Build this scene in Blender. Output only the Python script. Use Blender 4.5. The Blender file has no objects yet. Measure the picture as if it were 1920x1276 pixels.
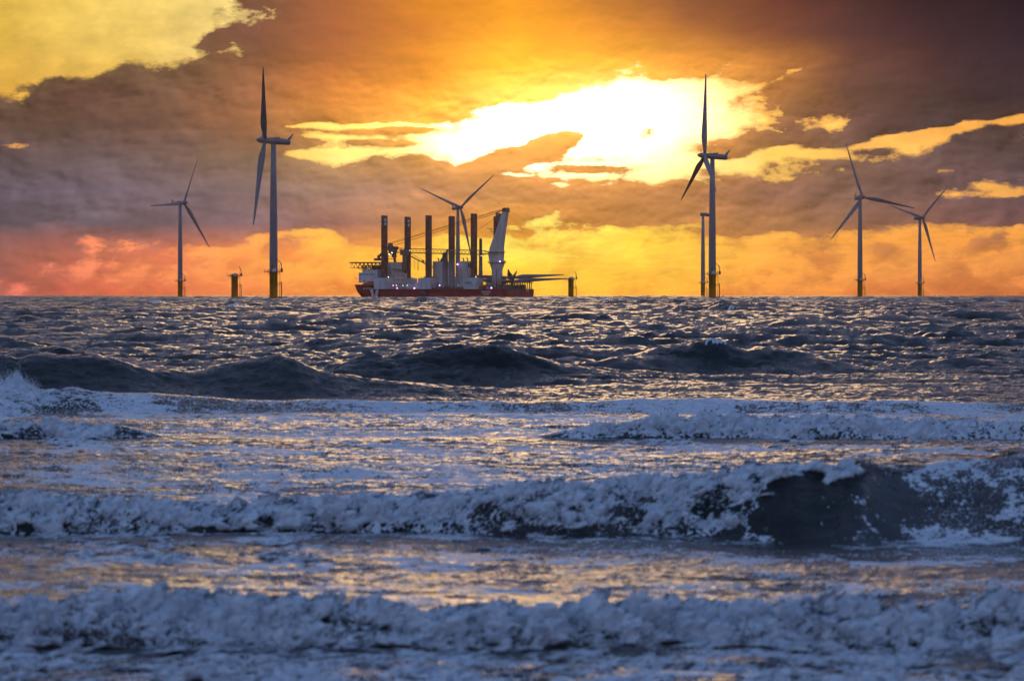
import bpy, math, random
import numpy as np
from mathutils import Matrix, Vector, Euler

random.seed(7)
sc = bpy.context.scene
col = sc.collection
R = math.radians
FP = 7280.0            # angular unit: 1/7280 rad, the pitch of one photo pixel of the long lens
EYE = 3.0              # camera height above the still water
RE = 6.37e6            # earth radius, the sea really curves away
def drop(d): return d * d / (2 * RE)

# ------------------------------------------------------------------ camera
cd = bpy.data.cameras.new('camera'); cam = bpy.data.objects.new('camera', cd); col.objects.link(cam)
cd.sensor_width = 36; cd.lens = 36 * FP / 1920
cam.location = (0, 0, EYE)
cam.rotation_euler = (R(90) - math.atan(89.5 / FP), 0, 0)
cd.clip_start = 0.5; cd.clip_end = 60000
cd.dof.use_dof = True; cd.dof.focus_distance = 600; cd.dof.aperture_fstop = 3.6
sc.camera = cam
sc.view_settings.view_transform = 'Standard'; sc.view_settings.look = 'None'
sc.view_settings.exposure = 0; sc.view_settings.gamma = 1
sc.render.film_transparent = False

SUN_AZ, SUN_EL = 90 / FP, 330 / FP

# ------------------------------------------------------------------ world: sunset sky with broken cloud
def lin(h):
    c = [int(h[i:i+2], 16) / 255 for i in (0, 2, 4)]
    return [x / 12.92 if x <= 0.04045 else ((x + 0.055) / 1.055) ** 2.4 for x in c]

class NT:
    def __init__(s, tree): s.t = tree; s.n = tree.nodes; s.l = tree.links
    def new(s, typ, **kw):
        n = s.n.new(typ)
        for k, v in kw.items(): setattr(n, k, v)
        return n
    def set(s, sock, v):
        if isinstance(v, bpy.types.NodeSocket): s.l.new(v, sock)
        elif v is not None: sock.default_value = v
    def m(s, op, a, b=None, c=None, clamp=False):
        n = s.new('ShaderNodeMath', operation=op, use_clamp=clamp)
        for i, v in enumerate((a, b, c)):
            if v is not None: s.set(n.inputs[i], v)
        return n.outputs[0]
    def ss(s, x, lo, hi, smooth=True, a=0.0, b=1.0):
        n = s.new('ShaderNodeMapRange'); n.interpolation_type = 'SMOOTHSTEP' if smooth else 'LINEAR'; n.clamp = True
        s.set(n.inputs[0], x); s.set(n.inputs[1], lo); s.set(n.inputs[2], hi); s.set(n.inputs[3], a); s.set(n.inputs[4], b)
        return n.outputs[0]
    def mix(s, f, a, b, mode='MIX'):
        n = s.new('ShaderNodeMix', data_type='RGBA', blend_type=mode); n.clamp_factor = True
        s.set(n.inputs[0], f)
        for i, v in ((6, a), (7, b)):
            if isinstance(v, (list, tuple)): v = tuple(v)[:3] + (1,)
            s.set(n.inputs[i], v)
        return n.outputs[2]
    def mixf(s, f, a, b):
        n = s.new('ShaderNodeMix', data_type='FLOAT'); n.clamp_factor = True
        s.set(n.inputs[0], f); s.set(n.inputs[2], a); s.set(n.inputs[3], b)
        return n.outputs[0]
    def vec(s, x, y, z=0.0):
        n = s.new('ShaderNodeCombineXYZ'); s.set(n.inputs[0], x); s.set(n.inputs[1], y); s.set(n.inputs[2], z)
        return n.outputs[0]
    def noise(s, v, scale=1.0, detail=5.0, rough=0.55, dist=0.0, typ='FBM'):
        n = s.new('ShaderNodeTexNoise', noise_dimensions='3D'); n.noise_type = typ
        s.set(n.inputs['Vector'], v); n.inputs['Scale'].default_value = scale
        n.inputs['Detail'].default_value = detail; n.inputs['Roughness'].default_value = rough
        n.inputs['Distortion'].default_value = dist
        return n.outputs[0], n.outputs[1]
    def sep(s, v):
        n = s.new('ShaderNodeSeparateXYZ'); s.set(n.inputs[0], v); return n.outputs
    def scale(s, c, k):
        n = s.new('ShaderNodeVectorMath', operation='SCALE'); s.set(n.inputs[0], c); s.set(n.inputs['Scale'], k)
        return n.outputs[0]
    def ramp(s, f, cols, ip='B_SPLINE'):
        n = s.new('ShaderNodeValToRGB'); s.set(n.inputs[0], f); cr = n.color_ramp
        cr.interpolation = ip
        N = len(cols)
        while len(cr.elements) < N: cr.elements.new(0.5)
        for i, c in enumerate(cols): cr.elements[i].position = i / (N - 1)
        for i, c in enumerate(cols): cr.elements[i].color = tuple(c) + (1,)
        return n.outputs[0]

world = bpy.data.worlds.new('World'); sc.world = world; world.use_nodes = True
wt = NT(world.node_tree); world.node_tree.nodes.clear()

CLOUD = {   # colour of thick cloud by elevation row (angle units below the frame's top), columns left to right
 -60: '70584A 70584A 806048 865C4A AC6A42 D48430 F09C2C BE7836 8A5642 74463F 58393E 443040 382A3A',
 0:   '7A6048 7A6048 80664C 865E4C B06C44 D88A34 FAA630 D0883C 985E44 723F3C 4E3238 38242F 2A1E2C',
 60:  '80664C 80664C 7C604C 825A4C AE6A48 DA863A FFB034 EC9C3C B0703F 7C483E 583840 402C38 302634',
 120: '86704C 7E644C 7E644C 8E6048 BA7044 E8963A FFC83E FFBC46 E89C48 B87844 684442 4C343C 3E303C',
 180: '7A6250 78584C 7E6050 9C6A4E C87E42 F6A63E FFDA68 FFE080 FFBE5A AE7648 624644 4E3C42 463842',
 240: '6C564C 70584E 74584E A07050 D09048 FCB852 F4B460 F4AC54 E8A054 8E6650 5C464A 504248 624A44',
 300: '685A5C 6C5C5E 786460 8A7260 AC8660 CC9458 E09C58 E09A50 CC9050 A87A54 7E6258 6E5858 665456',
 360: '6A6270 776B78 80707A 8C7878 A48474 BE8C6C D09660 CC9058 B88258 9C7260 84665E 785E60 6C5860',
 420: '625A66 6E6470 7A6874 8A6E76 A4766E C88A50 DC983C CC8C48 C08850 B07C52 966E5A 88625C 7C5A5C',
 480: 'A46862 C8705E DC7A58 EE8E50 F89E48 FFB436 FFC034 FFB836 F0A03E E89442 DE8E48 DA8A4A D68848',
 550: 'B4665C DA6E54 EC7C54 F28A4C FA9642 FFA832 FFBA2E FFB230 F0963A E8863E E08040 DA7C42 D27A42'}
GAP = {     # colour of the clear bright sky between clouds
 0: 'E2B84C EECA68 F6D884 F8D27C FFC850 FFB840 F0A048 E09048 D88848',
 100: 'E4B44A EEC664 F6D482 FFD268 FFE678 FFE070 FFB44C F0984A E08840',
 200: 'E4AA46 F4B854 FFC85C FFDC68 FFFFE0 FFFFD8 FFC05C FFAA48 F5A648',
 300: 'F5A458 FFAC64 FFC058 FFE688 FFFFD8 FFF4B0 FFCC60 FFBC5C F8B054',
 400: 'F0926C F89C6C FFAE58 FFC850 FFEC70 FFDC58 FCBC58 F4AC54 F0A450',
 450: 'F4806A FF9260 FFA24C FFBE38 FFE85C FFD43C F8A63C EC983C E8943C',
 500: 'E87A68 F48858 FF9E48 FFB834 FFD436 FFC834 F6A038 EA9240 E48C40',
 550: 'D86C5C E87850 F58844 FFA434 FFC22C FFB42C F0943A E4823E DC7A40'}
COV = {     # cloud cover 0..9, 25 columns left to right
 -60: '0000005999999999999999999',
 0:   '0000028999999999999999999',
 50:  '0000047999999999999999999',
 100: '0000038999999998899999999',
 140: '0036679999999865777999999',
 165: '1578889999999830246899999',
 190: '5899999999998500025899999',
 215: '8999999999873000014889999',
 235: '9999999766740000025689987',
 262: '7999999766630411357875565',
 290: '9999999655557622364456678',
 312: '9999997766776675445556899',
 335: '9999999899998765665679865',
 368: '9999999999998889889998545',
 395: '9999999999998878889999999',
 415: '9999999999999656778999999',
 432: '9999988778987444666665544',
 450: '8876765655654444444444444',
 472: '7665655544544334344444444',
 495: '7655544444443333344444444',
 520: '6544444443443334344444555',
 560: '7766655555544544455555666'}

tc = wt.new('ShaderNodeTexCoord')
D = wt.sep(tc.outputs['Generated'])
az = wt.m('ARCTAN2', D[0], D[1]); el = wt.m('ARCSINE', D[2])
X = wt.m('MULTIPLY_ADD', az, FP, 960.0); Y = wt.m('MULTIPLY_ADD', el, -FP, 549.0)
p1 = wt.vec(wt.m('DIVIDE', X, 170.0), wt.m('DIVIDE', Y, 75.0), 3.1)
wn, wc = wt.noise(p1, 1.0, 6.0, 0.6)
W = wt.sep(wc)
Xw = wt.m('MULTIPLY_ADD', wt.m('SUBTRACT', W[0], 0.5), 150.0, X)
Yw = wt.m('MULTIPLY_ADD', wt.m('SUBTRACT', W[1], 0.5), 48.0, Y)
u = wt.m('DIVIDE', Xw, 1920.0, clamp=True)

def grid(table, conv, ip='B_SPLINE'):
    ks = sorted(table); out = None
    for i, k in enumerate(ks):
        c = wt.ramp(u, conv(table[k]), ip)
        if out is None: out = c
        else:
            f = wt.ss(Yw, float(ks[i-1]), float(k), smooth=False)
            out = wt.mix(f, out, c)
    return out
cloud = grid(CLOUD, lambda s: [lin(h) for h in s.split()], 'LINEAR')
gap = grid(GAP, lambda s: [lin(h) for h in s.split()], 'LINEAR')
gm = wt.new('ShaderNodeGamma'); wt.l.new(cloud, gm.inputs[0]); gm.inputs[1].default_value = 1.14; cloud = gm.outputs[0]
cov = wt.sep(grid(COV, lambda s: [[int(d) / 9] * 3 for d in s], 'LINEAR'))[0]

# single clouds and rents in the cover: (x, y, half length, half height, tilt deg, amount)
BLOBS = [(1030, 270, 66, 22, -12, 1.15), (930, 300, 80, 13, -6, .7), (1216, 258, 12, 22, 38, .6), (1300, 203, 30, 7, 5, .4), (1380, 200, 40, 14, -30, .45),
 (600, 238, 85, 5, 0, -.75), (745, 237, 80, 5, 1, -.75), (640, 260, 90, 5, 2, -.7), (590, 290, 75, 8, 3, -.8), (735, 284, 95, 9, -3, -.8), (800, 262, 55, 8, 0, -.5), (700, 206, 50, 9, 4, -.4),
 (1445, 288, 62, 12, -18, -.85), (1345, 306, 90, 5, -5, -.6), (1560, 292, 60, 8, 4, -.5), (1665, 268, 85, 8, -10, -.95), (1800, 246, 95, 10, -10, -1.0), (1910, 228, 60, 11, -10, -.8), (1400, 168, 55, 6, -14, -.45), (1470, 145, 36, 7, -20, -.5),
 (960, 327, 36, 5, 0, -.7), (1090, 330, 60, 4, 0, -.6), (1240, 326, 50, 6, 0, -.6), (1150, 308, 110, 4, -1, -.7), (1050, 346, 20, 4, 0, -.5),
 (1760, 330, 55, 10, -14, -.75), (1850, 352, 45, 8, 8, -.55), (1900, 372, 45, 8, 0, -.5), (1512, 212, 14, 6, 0, -.5),
 (30, 277, 55, 7, 0, -.75), (300, 308, 50, 9, -8, -.6), (100, 340, 90, 4, -10, -.25), (180, 455, 60, 14, 0, -.6), (330, 425, 60, 12, 0, .4), (680, 440, 62, 18, 8, .6), (560, 438, 70, 8, -5, -.5),
 (1005, 412, 85, 12, -14, -.7), (1160, 415, 85, 13, -3, .45), (1085, 428, 60, 10, 0, .3), (1560, 402, 34, 7, -10, -.6), (1620, 410, 40, 8, 0, .3), (400, 76, 34, 13, -18, .8), (395, 120, 30, 20, 60, .5), (1500, 420, 50, 9, 0, .35), (1300, 425, 60, 8, 0, -.35)]
pb = wt.vec(wt.m('MULTIPLY_ADD', wt.m('SUBTRACT', W[0], 0.5), 60.0, X), wt.m('MULTIPLY_ADD', wt.m('SUBTRACT', W[1], 0.5), 34.0, Y), 1.0)
acc_ = None
def dotn(v, k):
    n = wt.new('ShaderNodeVectorMath', operation='DOT_PRODUCT'); wt.set(n.inputs[0], v); n.inputs[1].default_value = k; return n.outputs['Value']
for (bx_, by_, rx_, ry_, an_, am_) in BLOBS:
    c_, s_ = math.cos(R(an_)), math.sin(R(an_))
    uu = dotn(pb, (c_ / rx_, s_ / rx_, -(c_ * bx_ + s_ * by_) / rx_)); vv = dotn(pb, (-s_ / ry_, c_ / ry_, (s_ * bx_ - c_ * by_) / ry_))
    e_ = wt.m('POWER', 0.3679, wt.m('MULTIPLY_ADD', uu, uu, wt.m('MULTIPLY', vv, vv)))
    acc_ = wt.m('MULTIPLY_ADD', e_, am_ * 1.05, 0.0 if acc_ is None else acc_)
cov = wt.m('ADD', wt.m('MULTIPLY_ADD', cov, 1.75, -0.375), acc_)

# billowing detail of cloud edges
p2 = wt.vec(wt.m('DIVIDE', X, 92.0), wt.m('DIVIDE', Y, 50.0), 9.7)
f2, _ = wt.noise(p2, 1.0, 9.0, 0.60, 0.12)
p3 = wt.vec(wt.m('DIVIDE', X, 230.0), wt.m('DIVIDE', wt.m('MULTIPLY_ADD', X, 0.10, Y), 52.0), 1.7)
f3, _ = wt.noise(p3, 1.0, 7.0, 0.6, 0.6)
covn = wt.m('ADD', cov, wt.m('MULTIPLY', wt.m('SUBTRACT', f2, 0.5), 2.3))
covn = wt.m('ADD', covn, wt.m('MULTIPLY', wt.m('SUBTRACT', f3, 0.5), 1.1))
hx = wt.m('DIVIDE', wt.m('SUBTRACT', X, 1030.0), 430.0); hy = wt.m('DIVIDE', wt.m('SUBTRACT', Y, 190.0), 170.0)
halo = wt.m('EXPONENT', wt.m('MULTIPLY', wt.m('ADD', wt.m('MULTIPLY', hx, hx), wt.m('MULTIPLY', hy, hy)), -1.0))
mask = wt.ss(covn, wt.m('MULTIPLY_ADD', halo, -0.28, 0.33), wt.m('MULTIPLY_ADD', halo, 0.22, 0.67))
# billows catch the light on the side facing the hidden sun
p2s = wt.vec(wt.m('ADD', wt.m('DIVIDE', X, 92.0), wt.m('MULTIPLY', wt.ss(X, 300.0, 1800.0, smooth=False, a=0.12, b=-0.12), 1.0)), wt.m('DIVIDE', wt.m('SUBTRACT', Y, 7.0), 50.0), 9.7)
f2s, _ = wt.noise(p2s, 1.0, 4.0, 0.52, 0.1)
f2l, _ = wt.noise(p2, 1.0, 4.0, 0.52, 0.1)
lit = wt.m('MULTIPLY', wt.m('SUBTRACT', f2l, f2s), 3.6)
f4, _ = wt.noise(p3, 1.9, 7.0, 0.62, 0.9)
curl = wt.m('MULTIPLY', wt.ss(wt.m('ABSOLUTE', wt.m('SUBTRACT', f4, 0.5)), 0.0, 0.07, a=1.0, b=0.0), wt.ss(Y, 400.0, 450.0))
gap = wt.scale(gap, wt.m('ADD', wt.m('MULTIPLY_ADD', wt.m('SUBTRACT', f2, 0.5), -1.0, 1.0), wt.m('MULTIPLY', curl, 0.10)))
# relief inside the clouds
f5, _ = wt.noise(wt.vec(wt.m('DIVIDE', X, 330.0), wt.m('DIVIDE', Y, 130.0), 5.5), 1.0, 3.0, 0.5, 0.8)
rel = wt.m('ADD', wt.m('ADD', wt.m('MULTIPLY', wt.m('SUBTRACT', f3, 0.5), 0.7), wt.m('MULTIPLY', wt.m('SUBTRACT', f5, 0.5), 0.9)), wt.m('MULTIPLY', wt.m('SUBTRACT', f2, 0.5), 0.5))
rel = wt.m('SUBTRACT', rel, wt.m('MULTIPLY', lit, wt.ss(covn, 0.7, 1.9, a=1.0, b=0.4)))
rel = wt.m('MULTIPLY', rel, wt.m('MULTIPLY', wt.ss(Y, 60.0, 200.0, a=0.35, b=0.95), wt.ss(Y, 410.0, 460.0, a=1.0, b=0.5)))
cloudr = wt.scale(cloud, wt.m('MAXIMUM', wt.m('SUBTRACT', 1.0, rel), 0.35))
rim = wt.m('MULTIPLY', wt.ss(covn, 0.60, 0.74, a=1.0, b=0.0), wt.ss(wt.m('ABSOLUTE', wt.m('SUBTRACT', X, 1040.0)), 150.0, 1100.0, a=0.55, b=0.16))
cloudr = wt.mix(rim, cloudr, gap)
# white-hot core where the hidden sun burns through
gx = wt.m('DIVIDE', wt.m('SUBTRACT', X, 1040.0), 270.0); gy = wt.m('DIVIDE', wt.m('SUBTRACT', Y, 222.0), 82.0)
g = wt.m('EXPONENT', wt.m('MULTIPLY', wt.m('ADD', wt.m('MULTIPLY', gx, gx), wt.m('MULTIPLY', gy, gy)), -1.0))
gapg = wt.scale(gap, wt.m('MULTIPLY_ADD', g, 3.0, 1.02))
cloudg = wt.scale(cloudr, wt.m('MULTIPLY_ADD', g, 0.45, 1.0))
low = wt.mix(mask, gapg, cloudg)
hx = wt.m('DIVIDE', wt.m('SUBTRACT', X, 1030.0), 430.0); hy = wt.m('DIVIDE', wt.m('SUBTRACT', Y, 190.0), 170.0)
halo = wt.m('EXPONENT', wt.m('MULTIPLY', wt.m('ADD', wt.m('MULTIPLY', hx, hx), wt.m('MULTIPLY', hy, hy)), -1.0))
low = wt.mix(wt.m('MULTIPLY', halo, 0.9), low, (0.30, 0.13, 0.01), 'ADD')

# the rest of the dome: blue overhead, lavender low and behind, broken cloud
sky = wt.new('ShaderNodeTexSky', sky_type='NISHITA'); sky.sun_disc = False
sky.sun_elevation = SUN_EL; sky.sun_rotation = SUN_AZ; sky.altitude = 0; sky.air_density = 1.2; sky.dust_density = 1.0; sky.ozone_density = 2.0
dn, _ = wt.noise(tc.outputs['Generated'], 3.2, 5.0, 0.6)
ez = wt.m('ABSOLUTE', D[2])
hazec = wt.mix(wt.ss(D[1], -0.6, 0.95), (0.33, 0.28, 0.36), (0.40, 0.28, 0.30))
clear = wt.mix(0.55, wt.scale(sky.outputs[0], 0.1), (0.14, 0.31, 0.68))
dcl = wt.mix(wt.ss(D[1], -0.5, 1.0), (0.17, 0.26, 0.50), (0.14, 0.16, 0.28))
high = wt.mix(wt.ss(dn, 0.42, 0.6), clear, dcl)
high = wt.mix(wt.ss(ez, 0.04, 0.36, smooth=False), hazec, high)
golden = wt.mix(wt.ss(dn, 0.46, 0.62), (1.25, 0.72, 0.36), (0.27, 0.20, 0.27))   # lit broken cloud above the sun
gaz = wt.m('MULTIPLY', wt.ss(wt.m('ABSOLUTE', az), 0.3, 1.5, a=1.0, b=0.0), wt.ss(el, 0.09, 0.14, a=1.0, b=0.0))
high = wt.mix(gaz, high, golden)
blend = wt.m('MAXIMUM', wt.ss(el, 0.075, 0.13), wt.ss(wt.m('ABSOLUTE', az), 0.15, 0.4))
allsky = wt.mix(blend, low, high)
bg = wt.new('ShaderNodeBackground'); wt.set(bg.inputs[0], wt.scale(allsky, 10.0)); bg.inputs[1].default_value = 0.1
wo = wt.new('ShaderNodeOutputWorld'); wt.l.new(bg.outputs[0], wo.inputs[0])
world.cycles.sampling_method = 'MANUAL'; world.cycles.sample_map_resolution = 1024

# ------------------------------------------------------------------ sun, veiled by the bright cloud
sd = bpy.data.lights.new('sun', 'SUN'); sun = bpy.data.objects.new('sun', sd); col.objects.link(sun)
sd.energy = 0.11; sd.angle = R(12); sd.color = (1.0, 0.66, 0.34)
sun.rotation_euler = Euler((R(90) - SUN_EL, 0, math.pi - SUN_AZ))
# aim check: the lamp shines along its -Z; point it from the sun's direction to the scene
sdir = Vector((math.sin(SUN_AZ) * math.cos(SUN_EL), math.cos(SUN_AZ) * math.cos(SUN_EL), math.sin(SUN_EL)))
sun.rotation_euler = sdir.to_track_quat('Z', 'Y').to_euler()

# ------------------------------------------------------------------ materials
def mat(name, rgb, rough=0.6, metal=0.0, var=0.0, scale=0.5, emit=None, bump=0.0, streak=False):
    m = bpy.data.materials.new(name); m.use_nodes = True; t = NT(m.node_tree)
    b = m.node_tree.nodes['Principled BSDF']
    b.inputs['Roughness'].default_value = rough; b.inputs['Metallic'].default_value = metal
    if var:
        c = t.new('ShaderNodeTexCoord').outputs['Object']
        if streak:
            s = t.sep(c); c = t.vec(s[0], s[1], t.m('MULTIPLY', s[2], 0.15))
        n, _ = t.noise(c, scale, 6.0, 0.65)
        dark = [x * (1 - var) for x in rgb]; light = [min(1, x * (1 + var * 0.4)) for x in rgb]
        t.set(b.inputs['Base Color'], t.mix(t.ss(n, 0.35, 0.65), dark, light))
        if bump:
            bn = t.new('ShaderNodeBump'); t.set(bn.inputs['Height'], n); bn.inputs['Strength'].default_value = bump
            t.l.new(bn.outputs[0], b.inputs['Normal'])
    else: b.inputs['Base Color'].default_value = tuple(rgb) + (1,)
    if emit:
        b.inputs['Emission Color'].default_value = tuple(emit[0]) + (1,); b.inputs['Emission Strength'].default_value = emit[1]
    return m
MAT = dict(
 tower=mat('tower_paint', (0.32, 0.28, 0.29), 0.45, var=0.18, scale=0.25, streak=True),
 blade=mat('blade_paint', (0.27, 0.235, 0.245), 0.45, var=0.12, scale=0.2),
 yellow=mat('yellow_paint', (0.85, 0.46, 0.03), 0.55, var=0.35, scale=0.6, streak=True),
 steel=mat('dark_steel', (0.16, 0.12, 0.12), 0.6, var=0.3, scale=0.8),
 rail=mat('galvanised_steel', (0.28, 0.22, 0.18), 0.6, var=0.3, scale=0.8),
 white=mat('ship_white', (0.80, 0.76, 0.74), 0.5, var=0.22, scale=0.22, streak=True),
 cream=mat('ship_cream', (0.80, 0.70, 0.60), 0.5, var=0.2, scale=0.25, streak=True),
 hull=mat('hull_red', (0.36, 0.022, 0.04), 0.5, var=0.3, scale=0.16, streak=True),
 deck=mat('deck_paint', (0.12, 0.06, 0.05), 0.7, var=0.3, scale=0.3),
 leg=mat('leg_rust', (0.27, 0.11, 0.08), 0.7, var=0.4, scale=0.35),
 mark=mat('mark_paint', (0.88, 0.86, 0.82), 0.5, var=0.15, scale=0.5),
 window=mat('window_dark', (0.03, 0.03, 0.04), 0.2),
 orange=mat('lifeboat_orange', (0.72, 0.13, 0.04), 0.5, var=0.25, scale=0.6),
 blue=mat('logo_blue', (0.08, 0.09, 0.30), 0.5),
 lamp=mat('lamp_violet', (1, 1, 1), 0.5, emit=((0.60, 0.30, 1.0), 5.0)),
 lampw=mat('lamp_white', (1, 1, 1), 0.5, emit=((1.0, 0.9, 0.75), 4.0)),
 lampr=mat('lamp_red', (1, 1, 1), 0.5, emit=((1.0, 0.25, 0.08), 5.0)),
 bird=mat('feather_dark', (0.12, 0.10, 0.10), 0.8, var=0.3, scale=6.0),
 cable=mat('cable', (0.06, 0.04, 0.04), 0.7),
)
# ------------------------------------------------------------------ the sea: one real displaced sheet
rng = np.random.default_rng(11)
def specgrid(n, L):
    k = np.fft.fftfreq(n, L / n) * 2 * np.pi
    return np.meshgrid(k, k, indexing='ij')          # kx (axis 0 = x), ky (axis 1 = y)
def ocean(n, L, lam, spread=2.0, ang=0.0, short=0.0, seed=1, tail=3.7):
    r = np.random.default_rng(seed)
    kx, ky = specgrid(n, L); k = np.hypot(kx, ky); k[0, 0] = 1
    kp = 2 * np.pi / lam
    th = np.arctan2(kx, ky) - ang
    P = np.exp(-1.25 * (kp / k) ** 4) / k ** tail * (np.abs(np.cos(th)) ** spread * 0.94 + 0.06)
    if short: P *= np.exp(-(k * short) ** 2)
    P[0, 0] = 0
    H = np.sqrt(P) * (r.standard_normal((n, n)) + 1j * r.standard_normal((n, n)))
    h = np.fft.ifft2(H).real; dx = np.fft.ifft2(-1j * kx / k * H).real; dy = np.fft.ifft2(-1j * ky / k * H).real
    s = h.std()
    return [(a / s).astype(np.float32) for a in (h, dx, dy)]
def fbm(n, lo, beta, seed, hi=None):
    r = np.random.default_rng(seed)
    kx, ky = np.meshgrid(np.fft.fftfreq(n, 1 / n), np.fft.fftfreq(n, 1 / n), indexing='ij'); k = np.hypot(kx, ky); k[0, 0] = 1
    A = k ** (-beta) * (k >= lo)
    if hi: A *= (k <= hi)
    h = np.fft.ifft2(A * (r.standard_normal((n, n)) + 1j * r.standard_normal((n, n)))).real
    return ((h - h.mean()) / h.std()).astype(np.float32)
def samp(T, L, x, y):
    n = T.shape[0]
    a = (x * (n / L)) % n; b = (y * (n / L)) % n
    i = a.astype(np.int32); j = b.astype(np.int32); a -= i; b -= j
    i %= n; j %= n; i1 = (i + 1) % n; j1 = (j + 1) % n
    return (T[i, j] * (1 - a) + T[i1, j] * a) * (1 - b) + (T[i, j1] * (1 - a) + T[i1, j1] * a) * b
def sst(x, lo, hi):
    t = np.clip((x - lo) / (hi - lo), 0, 1); return t * t * (3 - 2 * t)

# billow noise for whitewater: rounded lobes with dark creases
BN = np.zeros((1024, 1024), np.float32)
for o in range(5):
    f = 8 * 2 ** o
    BN += np.abs(fbm(1024, f * 0.6, 1.0, 40 + o, hi=f * 1.7)) * 0.50 ** o
BN = (BN - BN.mean()) / BN.std()
FS = fbm(1024, 2, 2.3, 76, hi=60); FB = fbm(1024, 2, 1.35, 77); FB2 = fbm(1024, 3, 1.2, 78); FC = fbm(1024, 6, 0.95, 79); FM = fbm(1024, 2, 2.1, 80, hi=160); FN = fbm(1024, 3, 1.9, 81, hi=200)

def rows():
    ys = [21.0]
    clus = [(32.2, 34.3, 0.011), (47.2, 50.8, 0.016), (79.5, 81.8, 0.022), (96.5, 100.2, 0.05), (110, 118, 0.11), (131, 139, 0.13)]
    knots = ([21, 30, 60, 100, 160, 600, 2500, 12500], [0.06, 0.035, 0.055, 0.12, 0.26, 1.4, 6.5, 110])
    while ys[-1] < 12500:
        y = ys[-1]; s = float(np.interp(y, *knots))
        for a, b, c in clus:
            if a <= y <= b: s = min(s, c)
        ys.append(y + s)
    return np.array(ys)
ysr = rows()
fine = np.arange(-1120, 1121, 2.1) / FP
mid = np.arange(1126, 1900, 6.0) / FP
outer = 1900 / FP * 1.09 ** np.arange(1, 26)
outer = outer[outer < 2.2]
tt = np.concatenate([-outer[::-1], -mid[::-1], fine, mid, outer])
NY, NX = len(ysr), len(tt)
Yg, Tg = np.meshgrid(ysr, tt, indexing='ij')
Yg = Yg.astype(np.float64); Xg = Yg * Tg; PX = 960 + FP * Tg
def lst(pts):                                     # a value along a crest, knots given by bearing
    xs, vs = zip(*pts); k = np.linspace(-70, 70, 15)      # rounded between the knots
    w = np.cos(k / 70 * np.pi / 2) ** 2 + 1e-6
    return (sum(np.interp(PX[0] + d, xs, vs) * wi for d, wi in zip(k, w)) / w.sum())[None, :]

# open-sea spectrum, quieter in the shallows
A = ocean(1024, 523.0, 24.0, 10.0, 0.08, seed=3)
B = ocean(2048, 97.0, 8.5, 6.0, -0.15, seed=5, tail=3.3)
C = ocean(1024, 19.3, 1.3, 1.5, 0.3, seed=6)
aA = 0.03 + 0.24 * sst(Yg, 100, 260) + 0.22 * sst(Yg, 1500, 4500)
aB = (0.020 + 0.028 * sst(Yg, 51, 60) + 0.057 * sst(Yg, 96, 150)) * (1 + 0.35 * np.clip(samp(fbm(1024, 2, 1.6, 91), 400.0, Xg, Yg), -1.6, 2))
aC = (0.006 + 0.006 * sst(Yg, 51, 58) + 0.005 * sst(Yg, 90, 120)) * (1 - sst(Yg, 300, 600))
Z = np.zeros_like(Xg); DX = np.zeros_like(Xg); DY = np.zeros_like(Xg)
for T, L, amp, ch in ((A, 523.0, aA, 1.0), (B, 97.0, aB, 1.15), (C, 19.3, aC, 1.0)):
    rx = Xg * 0.96 - Yg * 0.28 + 13; ry = Xg * 0.28 + Yg * 0.96 + 7
    Z += amp * samp(T[0], L, rx, ry)
    dxr = amp * samp(T[1], L, rx, ry) * ch; dyr = amp * samp(T[2], L, rx, ry) * ch
    DX += dxr * 0.96 + dyr * 0.28; DY += -dxr * 0.28 + dyr * 0.96
chopfade = 1 - sst(Yg, 900, 2000)
DX *= chopfade; DY *= chopfade
foam = np.zeros_like(Xg); thin = np.zeros_like(Xg)

def wig(seed, L, amp): return amp * samp(FB, L, Xg[0][None, :] * 0 + (PX[0][None, :] - 960) * 1.0 / FP * 1.0 * L * 0 + seed, np.zeros((1, NX)) + seed * 1.7)

def crest_noise(yc, L, seed):                     # 1D noise along the crest in metres
    x = (tt * yc)[None, :]
    return samp(FS, L, x + seed * 3.1, np.full((1, NX), seed * 1.3))

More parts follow.
